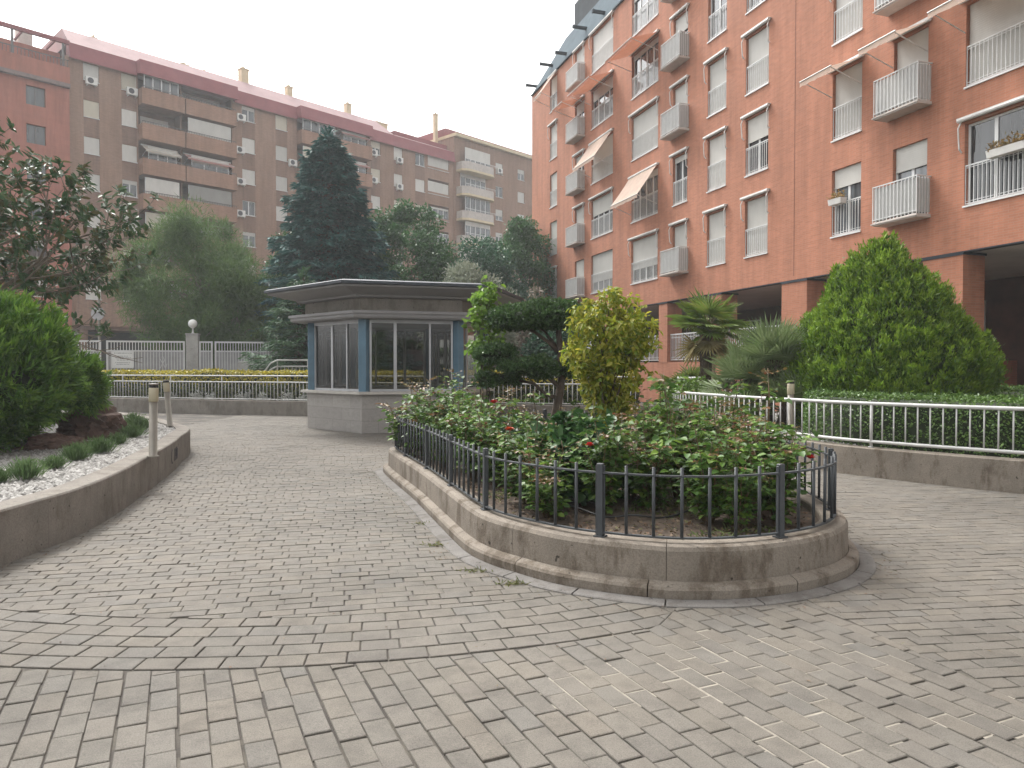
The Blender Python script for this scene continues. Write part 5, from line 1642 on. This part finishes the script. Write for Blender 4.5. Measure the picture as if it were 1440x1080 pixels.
leafy_column('young_tree', 'slim bright green sapling left of the topiary tree in the planter', 'sapling', -.40, 11.2, .3,
             [(1.25, .08), (1.5, .20), (1.75, .25), (2.0, .24), (2.35, .14), (2.58, .04)], 38, .085, .075, L_sap, 123, 24, .15, .25, 0.)
leafy_column('broad_leafed_shrub', 'dark broad leafed shrub in the middle of the rose planter', 'shrub', .62, 7.0, .28,
             [(.05, .40), (.3, .50), (.5, .48), (.68, .36), (.8, .16)], 110, .095, .08, L_dark, 125, 14, .13, .35, .1)
leafy_column('broad_leafed_shrub', 'smaller dark green shrub behind the roses near the topiary trunk', 'shrub', .0, 8.8, .28,
             [(.05, .35), (.3, .42), (.5, .35), (.65, .2)], 70, .085, .07, L_dark, 126, 13, .12, .3, .1)

# roses: six bushes modelled, the rest are copies turned and scaled
def rose_proto(seed, h, wdt, red=.1):
    rng = np.random.default_rng(seed); random.seed(seed)
    t = empty('rose_bush', (0, 0, 0))
    st = MB(); P = []; D = []; N = []; red_P = []; red_D = []; red_N = []
    for c in range(11):
        a = c * 2.4 + rng.uniform(-.4, .4); r_ = wdt * rng.uniform(.35, 1.); hh = h * rng.uniform(.6, 1.0)
        tall = c % 4 == 0
        if tall: hh *= 1.4; r_ *= .75
        path = [np.array([0.03 * math.cos(a), .03 * math.sin(a), -.02])]
        for k in range(1, 7):
            q = k / 6
            path.append(np.array([math.cos(a) * r_ * q ** .8, math.sin(a) * r_ * q ** .8, hh * q ** .9]) + rng.normal(0, .012, 3))
        st.tube([tuple(p) for p in path], [.008, .0075, .007, .006, .005, .004, .003], 5)
        for k in range(13 if tall else 19):
            q = rng.uniform(.12, 1.0); i = min(5, int(q * 6)); f_ = q * 6 - i
            b = path[i] * (1 - f_) + path[i + 1] * f_
            az = rng.uniform(0, 6.28); ld = unit(np.array([[math.cos(az), math.sin(az), rng.uniform(-.1, .5)]]))[0]
            ln = rng.uniform(.10, .17); sd = np.cross(ld, [0, 0, 1.]); sd /= np.linalg.norm(sd)
            isred = q > .82 and rng.uniform() < red * 3
            tp, td, tn = (red_P, red_D, red_N) if isred else (P, D, N)
            for off, dr in ((1., ld), (.62, ld * .35 + sd), (.62, ld * .35 - sd), (.28, ld * .2 + sd), (.28, ld * .2 - sd)):
                tp.append(b + ld * ln * off); td.append(dr + rng.normal(0, .12, 3) - np.array([0, 0, .12])); tn.append(np.array([0, 0, 1.]) + rng.normal(0, .38, 3))
            st.tube([tuple(b), tuple(b + ld * ln)], .0016, 3, False)
    P, D, N = map(np.array, (P, D, N))
    V, F = leaves(P, D, N, .074 * rng.uniform(.6, 1.25, len(P)), .052 * rng.uniform(.7, 1.2, len(P)), .16, True, .15)
    put('foliage', mesh_np('foliage', V, F, L_rose), t)
    if red_P:
        P, D, N = map(np.array, (red_P, red_D, red_N))
        V, F = leaves(P, D, N, .045 * rng.uniform(.6, 1.2, len(P)), .028, .16, True, .15)
        put('young_leaves', mesh_np('young_leaves', V, F, L_rosered), t)
    st.build('stems', M_stem, t, True)
    return t
PROTO = [rose_proto(200 + i, *q) for i, q in enumerate([(.66, .34, .08), (.74, .36, .2), (.60, .38, .45), (.84, .32, .1), (.70, .42, .35), (.78, .38, .15)])]
def bloom(root, x, y, z, s_, mat, seed):
    rng = np.random.default_rng(seed); parts = []
    for ring_, (n, el, l) in enumerate([(5, 1.35, .6), (6, 1.0, .8), (7, .6, 1.), (7, .2, 1.05)]):
        for k in range(n):
            a = k * 6.283 / n + ring_ * .5 + rng.uniform(-.2, .2); e_ = el + rng.uniform(-.15, .15)
            d = np.array([math.cos(a) * math.cos(e_), math.sin(a) * math.cos(e_), math.sin(e_)])
            nn = np.array([-math.cos(a) * math.sin(e_), -math.sin(a) * math.sin(e_), math.cos(e_)])
            parts.append(leaves(np.array([[x, y, z]]), d[None], nn[None], s_ * l, s_ * .9, .25, True, -.25))
    V, F = join(parts)
    put('bloom', mesh_np('bloom', V, F, mat), root)
# places: x, y, scale, label, bloom (dx, dy, dz, size, material)
ROSES = [
    (-1.45, 10.9, 1.15, 'tall rose bush at the far left tip of the planter', None),
    (-1.2, 10.1, .95, 'rose bush at the left fence side, second from the far tip', None),
    (-.75, 10.3, 1.3, 'tallest leafy rose bush in front of the kiosk window', None),
    (-.85, 9.2, .95, 'low rose bush at the left fence side, third from the far tip', None),
    (-.35, 9.8, 1.1, 'rose bush with a red bloom in front of the kiosk base', (.1, -.25, .66, .05, L_petal)),
    (-.45, 8.35, .95, 'rose bush with reddish shoots halfway along the left fence', None),
    (.05, 9.9, .8, 'leafy rose bush below the lowest topiary pad', None),
    (-.15, 7.75, .95, 'rose bush with an orange bloom near the left fence posts', (.12, -.3, .62, .055, L_petalo)),
    (.15, 6.75, .92, 'rose bush left of the dark broad leafed shrub', None),
    (.35, 7.9, .85, 'rose bush behind the dark broad leafed shrub', None),
    (.30, 6.15, .78, 'rose bush close behind the curved left front of the fence', None),
    (.80, 6.30, .85, 'rose bush with a pink red bloom just above the front fence rail', (-.18, -.28, .60, .042, L_petal)),
    (1.15, 7.1, 1.0, 'rose bush with reddish shoots in front of the maple', None),
    (1.25, 6.55, .80, 'rose bush behind the open soil at the front of the planter', None),
    (1.6, 6.0, .92, 'rose bush filling the fence panel right of the open soil', None),
    (1.6, 7.1, 1.05, 'spreading rose bush right of the maple', None),
    (1.95, 6.55, 1.0, 'leafy rose bush behind the right front fence panel', None),
    (2.15, 5.95, .88, 'rose bush with a bright red bloom at the right front corner', (.22, -.12, .60, .045, L_petal)),
    (2.0, 7.5, 1.1, 'tall open rose bush beside the right railing view', None),
    (2.4, 6.9, 1.0, 'thin rose bush by the right side of the fence', None),
    (1.7, 8.3, 1.15, 'tall rose bush behind and right of the maple', None),
    (2.35, 8.2, 1.05, 'rose bush at the far right side of the fence', None),
    (.75, 9.2, .78, 'rose bush between the topiary trunk and the maple', None),
    (1.2, 10.4, 1.0, 'rose bush hidden behind the maple at the back of the planter', None),
    (.2, 11.4, .75, 'rose bush at the back fence behind the topiary trunk', None),
    (-.9, 11.6, 1.0, 'rose bush at the back fence beside the sapling', None),
    (2.0, 9.3, 1.1, 'rose bush at the back right fence near the white railing', None),
    (1.75, 5.72, .62, 'smallest rose bush low against the front fence bars', None),
]
rs = random.Random(8)
for i, (x, y, s_, lb, bl) in enumerate(ROSES):
    k = (i * 5 + 2) % 6
    o = PROTO[k] if i < 0 else copy_tree(PROTO[k])
    o.location = (x, y, .29); o.rotation_euler = (0, 0, rs.uniform(0, 6.28)); o.scale = (s_ * 1.08, s_ * 1.08, s_ * rs.uniform(1.02, 1.22))
    tag(o, lb, 'rose bush', 'rose bushes in the planter')
    if bl:
        o.rotation_euler = (0, 0, 0)
        bloom(o, bl[0], bl[1], bl[2], bl[3], bl[4], i)
for t in PROTO:
    for c in list(t.children): bpy.data.objects.remove(c)
    bpy.data.objects.remove(t)
fb.scale = (1.12, 1.12, 1.2)
# ivy-like shrub just behind the planter fence on the right
leafy_column('small_shrub', 'light green shrub behind the maple near the white railing', 'shrub', 3.9, 16.4, .36,
             [(.05, .5), (.4, .6), (.8, .5), (1.0, .2)], 90, .08, .06, L_sap, 131, 20, .15, .2, .2)

# ------------------------------------------------------------------ trees behind
broadleaf('feathery_tree', 'wide pale green feathery tree left of the dark conifer', 'tree', -14.9, 36, 8.9, 3.8, 3.2, 1.9, 150, .75, 330, .42, .035, L_feath, M_barkl, 301, .22, .3, .15, .85, jit=1.1)
broadleaf('feathery_tree', 'lower grey green feathery tree in front of the beige block ground floor', 'tree', -12.9, 34.5, 6.4, 2.6, 2.2, .9, 80, .7, 300, .40, .035, L_feath, M_barkl, 302, .16, .3, .15, .85, jit=1.1)
broadleaf('broadleaf_tree', 'rounded mid green tree right of the dark conifer', 'tree', -5.5, 39, 10.3, 3.1, 2.8, 1.5, 130, .72, 260, .20, .11, L_mid, M_bark, 303, .2, .1)
broadleaf('broadleaf_tree', 'mid green tree showing left of the dark conifer', 'tree', -11.6, 40.5, 9.4, 2.3, 2.2, 1.2, 90, .7, 240, .20, .10, L_mid, M_bark, 304, .18, .1)
broadleaf('broadleaf_tree', 'deep green tree behind the silvery shrub', 'tree', -1.9, 43, 9.0, 3.1, 2.8, 1., 120, .75, 250, .22, .11, L_mid2, M_bark, 305, .2, .1)
broadleaf('broadleaf_tree', 'tall green tree against the corner of the orange brick block', 'tree', 1.0, 46, 10.6, 2.6, 2.5, 1., 120, .75, 230, .22, .11, L_mid, M_bark, 306, .2, .1, taper=.5)
broadleaf('silver_shrub', 'silvery leaved shrub rising behind the kiosk roof', 'shrub', -1.75, 28.5, 5.55, 1.6, 1.3, 1.2, 80, .42, 240, .17, .06, L_silver, M_barkl, 307, .1, .5, .1)
broadleaf('flowering_shrub', 'thin shrub with pale pinkish leaves by the orange block corner', 'shrub', .75, 30, 4.9, .8, .8, 1.0, 26, .4, 110, .16, .08, leafmat('pale_pink_leaves', [(.26, .22, .17), (.34, .29, .24), (.16, .18, .11)], .6, .2), M_barkl, 308, .07, .3, .1)
broadleaf('broadleaf_tree', 'dark leafy tree filling the gap beyond the right end of the kiosk', 'tree', 2.1, 27.8, 3.6, 1.5, 1.3, .6, 50, .5, 200, .16, .09, L_mid2, M_bark, 309, .12, .1)

def conifer(name, label, x, y, h, rbase, z0, nb, mat, seed, L=.34, W=.085, droop=.22, per=150):
    rng = np.random.default_rng(seed); random.seed(seed)
    t = empty(name, (x, y, 0), 0, label, 'conifer')
    Pp = []; Dd = []; Nn = []; br = MB()
    for i in range(nb):
        q = (i + rng.uniform(0, 1)) / nb
        z = z0 + (h - z0) * (1 - (1 - q) ** 1.25) if False else z0 + (h - .4 - z0) * q
        R_ = rbase * (1 - q) ** .66 * rng.uniform(.72, 1.14) + .12
        a = i * 2.399 + rng.uniform(-.3, .3)
        ca, sa = math.cos(a), math.sin(a)
        n = int(per * (.25 + R_ / rbase))
        u = rng.uniform(.12, 1, n) ** .7
        dz = -droop * R_ * u ** 1.3 + .10 * R_ * u ** 3 + (.25 * R_ * u if q > .8 else 0)
        side = rng.normal(0, 1, n) * .24 * R_ * (1.05 - u) ** .5 * (u + .25)
        c = np.c_[ca * R_ * u - sa * side, sa * R_ * u + ca * side, z + dz + rng.normal(0, .05, n) - abs(side) * .15]
        sg = np.sign(side)
        d = np.c_[ca * .8 - sa * sg * .7, sa * .8 + ca * sg * .7, np.full(n, -.18)] + rng.normal(0, .25, (n, 3))
        Pp.append(c); Dd.append(d); Nn.append(np.array([0, 0, 1.]) + rng.normal(0, .35, (n, 3)))
        br.tube([(0, 0, z), (ca * R_ * .5, sa * R_ * .5, z - droop * R_ * .4), (ca * R_ * .95, sa * R_ * .95, z - droop * R_ * .85)], [.045, .03, .012], 4, False)
    n = 160; c = np.c_[rng.normal(0, .07, (n, 2)), rng.uniform(h - 1.0, h, n)]
    Pp.append(c); Dd.append(np.c_[rng.normal(0, .6, (n, 2)), np.full(n, .7)]); Nn.append(rand_dirs(n, rng))
    P, D, N = map(np.concatenate, (Pp, Dd, Nn))
    V, F = leaves(P, unit(D), N, L * rng.uniform(.6, 1.3, len(P)), W * rng.uniform(.7, 1.3, len(P)), .1, False, .1)
    put('crown', mesh_np('crown', V, F, mat), t)
    br.tube([(0, 0, -.1), (0, 0, h * .5), (0, 0, h - .2)], [.26, .15, .03], 8)
    br.build('trunk', M_bark, t, True)
    return t
conifer('blue_spruce', 'tall dark blue green conifer rising above the kiosk', -8.75, 35.5, 12.9, 4.15, 1.2, 260, L_con, 311, .36, .10, .24, 330)
conifer('cedar_tree', 'low bright green cedar branches left of the kiosk roof', -8.3, 29.5, 5.4, 2.5, .9, 70, L_cedar, 312, .26, .05, .10, 260)
conifer('cedar_tree', 'small green cedar behind the left kiosk eave', -6.4, 28.5, 4.8, 1.7, 1.0, 50, L_cedar, 313, .24, .05, .12, 220)

# magnolia reaching in from the left: open limbs with rosettes of large leaves at the twig ends
def magnolia():
    rng = np.random.default_rng(321); random.seed(321)
    t = empty('magnolia_tree', (-12.1, 14.6, .35), 0, 'open branched magnolia with large glossy leaves reaching in from the left edge', 'tree')
    br = MB(); tips = []
    def grow(p, d, L_, r_, lv):
        n = 4; pts = [p]
        for k in range(n):
            d = unit((d + rng.normal(0, .16, 3) + np.array([0, 0, .05]))[None])[0]
            p = p + d * L_ / n; pts.append(p)
        br.tube([tuple(q) for q in pts], [r_ * (1 - .5 * k / n) for k in range(n + 1)], 6, False)
        if lv == 0:
            tips.append((pts[-1], d)); tips.append((pts[-2] + rng.normal(0, .05, 3), d)); return
        if lv == 1: tips.append((pts[-2] + rng.normal(0, .12, 3), d)); tips.append((pts[-1] + rng.normal(0, .12, 3), d))
        for k in range(3 if lv > 1 else 3):
            nd_ = unit((d * .9 + rng.normal(0, .62, 3) * np.array([1, 1, .7]))[None])[0]
            grow(pts[-1] if k else pts[-2], nd_, L_ * rng.uniform(.62, .85), r_ * .52, lv - 1)
    br.tube([(0, 0, -.2), (.1, 0, 1.0), (.05, .1, 2.0)], [.17, .15, .13], 9)
    for d, L_, z in [((.75, .1, .62), 2.0, 1.9), ((.9, -.2, .42), 2.0, 1.7), ((.35, .3, .95), 2.1, 2.0), ((-.6, .2, .8), 2.0, 1.9), ((.5, -.5, .75), 1.8, 1.9), ((.85, .4, .42), 2.1, 1.8), ((-.2, -.6, .9), 1.8, 2.0), ((.9, .1, .4), 1.7, 1.5), ((.6, .6, .45), 1.7, 1.5), ((.9, -.3, .55), 2.0, 1.9), ((.3, -.4, .6), 1.6, 1.4), ((.8, .3, .55), 1.5, 1.5), ((.55, .1, 1.), 2.1, 2.0)]:
        grow(np.array([.05, .05, z]), unit(np.array(d)[None])[0], L_, .075, 3)
    br.build('trunk', M_barkl, t, True)
    P = []; D = []; N = []
    for p, d in tips:
        if p[2] < 2.0 and p[0] > 2.2: continue
        for k in range(rng.integers(7, 12)):
            a = rng.uniform(0, 6.28); s1 = unit(np.cross(d, rng.normal(size=3))[None])[0]
            v = unit((d * rng.uniform(.1, .8) + s1 * 1.)[None])[0]
            P.append(p - d * rng.uniform(0, .16)); D.append(v + rng.normal(0, .1, 3)); N.append(d + rng.normal(0, .35, 3) + np.array([0, 0, .3]))
    P, D, N = map(np.array, (P, D, N))
    V, F = leaves(P, D, N, .19 * rng.uniform(.65, 1.2, len(P)), .075 * rng.uniform(.8, 1.2, len(P)), .14, True, .2)
    put('crown', mesh_np('crown', V, F, L_mag), t)
magnolia()
# ------------------------------------------------------------------ street gates, lamp pillar, handrails
M_gate = plain('white_gate_paint', (.55, .55, .55), .5, .12, 2, bmp=.05)
M_gsheet = plain('grey_gate_sheet', (.30, .295, .30), .6, .22, 1.6, bmp=.1)
M_stone = concrete('gate_pillar_stone', (.42, .41, .39), .25, 1.)
GZ = math.atan2(2.4, 9.2)
def gate(name, label, x, y, w, h=2.72, sheet=True, kind='gate'):
    t = empty(name, (x, y, 0), GZ, label, 'gate' if kind == 'gate' else 'fence')
    b_ = MB(); f_ = .07
    b_.box(0, f_, 0, .06, .05, h); b_.box(w - f_, w, 0, .06, .05, h); b_.box(f_, w - f_, .005, .055, h - .07, h)
    b_.box(f_, w - f_, .005, .055, h - .46, h - .40); b_.box(f_, w - f_, .005, .055, .05, .13); b_.build('gate_frame', M_gate, t)
    n = int(w / .118); bm = None
    for k in range(1, n):
        x_ = f_ + (w - 2 * f_) * k / n
        if bm is None:
            q = MB(); q.box(-.014, .014, .015, .045, .13, h - .07); bm = q.mesh('bar', M_gate)
        put('bar', bm, t, (x_, 0, 0))
    if sheet:
        b_ = MB(); b_.box(f_ + .001, w - f_ - .001, .046, .052, .13, h - .461); b_.build('sheet', M_gsheet, t)
    return t
gx, gy = -17.0, 31.0
def along(d): return gx + math.cos(GZ) * d, gy + math.sin(GZ) * d
x, y = along(-2.45); gate('fence_panel', 'white barred fence panel with sheet backing left of the street gate', x, y, 2.25, kind='fence')
g1 = gate('sliding_gate', 'wide white sliding street gate carrying a printed notice board', gx, gy, 3.05)
x, y = along(3.62); gate('street_door', 'narrow white street door beside the stone lamp pillar', x, y, .55, 2.72)
x, y = along(4.25); gate('fence_panel', 'white barred street fence with pinkish sheet right of the lamp pillar', x, y, 2.75, kind='fence')
x, y = along(3.1); 
pt = empty('gate_pillar', (x, y, 0), GZ, 'pale stone gate pillar carrying a globe lamp', 'pillar')
b_ = MB(); b_.bbox(0, .5, -.05, .45, 0, 3.0, .02); b_.bbox(-.02, .52, -.07, .47, 3.001, 3.06, .01); b_.build('shaft', M_stone, pt)
gl = empty('globe_lamp', (x + .25 * math.cos(GZ) - .2 * math.sin(GZ), y + .25 * math.sin(GZ) + .2 * math.cos(GZ), 3.06), 0, 'white globe lamp on top of the stone gate pillar', 'lamp')
b_ = MB(); b_.lathe([(.07, 0), (.07, .02), (.035, .04), (.03, .22), (.08, .235)], 12); b_.build('stem', M_gate, gl, True)
b_ = MB(); b_.lathe([(.08 + .0, .2355)] + [(.19 * math.sin(a_), .42 - .19 * math.cos(a_)) for a_ in np.linspace(.45, math.pi - .02, 14)], 20); b_.build('globe', plain('opal_globe', (.72, .72, .70), .25, .03, 3, bmp=0), gl, True)
# the notice: rows too small to read in the photo, kept as rows of short dark strokes
nx, ny = .28, 0
nb_ = empty('notice_board', (gx + math.cos(GZ) * .22 + math.sin(GZ) * .02, gy + math.sin(GZ) * .22 - math.cos(GZ) * .02, 1.56), GZ, 'white notice board with rows of dark print on the sliding gate', 'sign')
b_ = MB(); b_.bbox(0, .84, -.012, .0, 0, .70, .004); b_.build('board', plain('notice_white', (.62, .62, .61), .5, .05, 2, bmp=0), nb_)
b_ = MB(); rs = random.Random(5)
for z, x0, x1, hh in [(.615, .09, .76, .034), (.49, .2, .63, .026), (.435, .13, .72, .024), (.38, .16, .70, .024), (.325, .2, .63, .024), (.22, .13, .70, .022), (.15, .17, .66, .022)]:
    x_ = x0
    while x_ < x1:
        w_ = rs.uniform(.010, .022)
        b_.box(x_, x_ + w_, -.0135, -.0121, z, z + hh); x_ += w_ + (.008 if rs.random() < .8 else .03)
b_.build('print', plain('notice_ink', (.10, .10, .11), .6, .05, 2, bmp=0), nb_)
b_ = MB(); b_.tube([(2.05, -.03, 1.5), (2.25, -.03, 1.9), (2.2, -.03, 2.05), (2.05, -.03, 2.0), (2.3, -.03, 1.55), (2.35, -.03, 1.75)], .015, 4); b_.build('graffiti', M_gate, g1)

sl_ = empty('street_lamp', (-18.5, 33.2, 0), 0, 'thin grey street lamp post left of the sliding gate', 'street lamp')
b_ = MB(); b_.lathe([(.12, 0), (.12, .3), (.06, .35), (.05, 5.2), (.045, 5.25)], 10); b_.build('pole', M_steel, sl_, True)
b_ = MB(); b_.lathe([(.05, 5.251), (.22, 5.30), (.26, 5.42), (.20, 5.62), (.05, 5.68)], 14); b_.build('lantern', M_steel, sl_, True)
b_ = MB(); b_.tube([(-.02, -.06, 4.0), (-.02, -.10, 4.0)], .30, 20); b_.tube([(0, -.06, 4.0), (0, 0, 4.0)], .03, 6); b_.build('round_plate', M_gsheet, sl_)

# perimeter wall and dark planting behind the trees
b_ = MB(); b_.bbox(-12.5, 6.0, 37.2, 37.5, 0, 2.5, .02); tag(b_.build('street_wall', M_porch), 'dark brown street wall in the shade behind the trees', 'wall')
b_ = MB(); b_.bbox(-11.5, -9.0, 31.0, 31.25, 0, 1.85, .02); tag(b_.build('garden_wall', M_stone), 'low grey garden wall right of the street fence', 'wall')
# curved handrail of the ramp left of the kiosk
hr = empty('ramp_handrail', (-9.3, 27.4, 0), 0, 'curved white ramp handrail rising left of the kiosk', 'handrail')
for z_, nm in ((1.85, 'top_rail'), (1.62, 'middle_rail')):
    b_ = MB(); b_.tube([(0, 0, z_ - .75), (.15, 0, z_ - .4), (.35, 0, z_ - .12), (.6, 0, z_), (1.2, -.02, z_), (3.6, -.1, z_)], .03, 8); b_.build(nm, M_white, hr, True)
pb = MB(); pb.tube([(0, 0, 0), (0, 0, 1.85)], .028, 8); pbm = pb.mesh('post', M_white)
for x_ in (.62, 1.75, 2.9): put('post', pbm, hr, (x_, -.03, 0))
pb = MB(); pb.tube([(0, 0, 1.0), (0, 0, 1.62)], .011, 5); pbm = pb.mesh('baluster', M_white)
for k in range(20): put('baluster', pbm, hr, (.75 + k * .14, -.03, 0))
# white three-bar handrail by the porch
h2 = empty('ramp_handrail', (4.6, 20.6, 0), -.25, 'white three bar handrail in front of the brick base by the palms', 'handrail')
for z_, nm in ((1.28, 'top_rail'), (1.08, 'middle_rail'), (.88, 'low_rail')):
    b_ = MB(); b_.tube([(0, 0, z_), (2.6, 0, z_)], .035, 8); b_.build(nm, M_white, h2, True)
for x_ in (.05, 1.3, 2.55):
    b_ = MB(); b_.tube([(x_, .0, .36), (x_, 0, 1.28)], .03, 8); b_.build('post', M_white, h2)
# slatted bench rail glimpsed behind the topiary
# ------------------------------------------------------------------ camera, light, air
cam = bpy.data.cameras.new('camera'); co = bpy.data.objects.new('camera', cam); COL.objects.link(co)
co.location = (0, 0, 1.55); co.rotation_euler = (R(90 - 1.21), 0, 0)
cam.lens = 26.0; cam.sensor_width = 36; cam.clip_start = .05; cam.clip_end = 600
S.camera = co

SUN_EL, SUN_AZ = 52, -38      # degrees; azimuth from +Y towards +X
w = bpy.data.worlds.new('World'); S.world = w; w.use_nodes = True
nt = w.node_tree; bg = nt.nodes['Background']
sky = nt.nodes.new('ShaderNodeTexSky'); sky.sky_type = 'NISHITA'; sky.sun_disc = False
sky.sun_elevation = R(SUN_EL); sky.sun_rotation = R(SUN_AZ); sky.air_density = 1.; sky.dust_density = 4.; sky.ozone_density = 1.
hs = nt.nodes.new('ShaderNodeHueSaturation'); hs.inputs['Saturation'].default_value = .03   # thin even cloud
nt.links.new(sky.outputs[0], hs.inputs['Color']); nt.links.new(hs.outputs[0], bg.inputs[0])
bg.inputs[1].default_value = .15
sl = bpy.data.lights.new('sun', 'SUN'); sl.energy = 1.2; sl.angle = R(12); sl.color = (1, .96, .90)
so_ = bpy.data.objects.new('sun', sl); COL.objects.link(so_)
a = R(SUN_AZ); e = R(SUN_EL)
d = Vector((math.sin(a) * math.cos(e), math.cos(a) * math.cos(e), math.sin(e)))
so_.rotation_euler = d.to_track_quat('Z', 'Y').to_euler()
so_.location = (0, 0, 60)

S.view_settings.view_transform = 'Standard'; S.view_settings.look = 'None'
S.view_settings.exposure = 1.38; S.view_settings.gamma = 1; S.view_settings.use_curve_mapping = False
S.render.engine = 'CYCLES'
S.cycles.use_denoising = True
try: S.cycles.denoiser = 'OPENIMAGEDENOISE'
except Exception: pass
S.cycles.max_bounces = 6; S.cycles.transparent_max_bounces = 12; S.cycles.diffuse_bounces = 4; S.cycles.volume_bounces = 2
S.cycles.use_adaptive_sampling = True; S.cycles.adaptive_threshold = .015

# ------------------------------------------------------------------ the air between here and the far blocks
HAZE = .0010
if HAZE:
    b_ = MB(); b_.box(-98, 98, -43, 133, -1.03, 36)
    m = bpy.data.materials.new('haze_air'); m.use_nodes = True; nt = m.node_tree; nt.nodes.clear()
    o_ = nt.nodes.new('ShaderNodeOutputMaterial'); pv = nt.nodes.new('ShaderNodeVolumePrincipled')
    pv.inputs['Color'].default_value = (.93, .975, 1, 1); pv.inputs['Density'].default_value = HAZE; pv.inputs['Anisotropy'].default_value = .25
    nt.links.new(pv.outputs[0], o_.inputs['Volume'])
    tag(b_.build('haze', m), 'thin pale haze in the air', 'haze', kind='stuff')
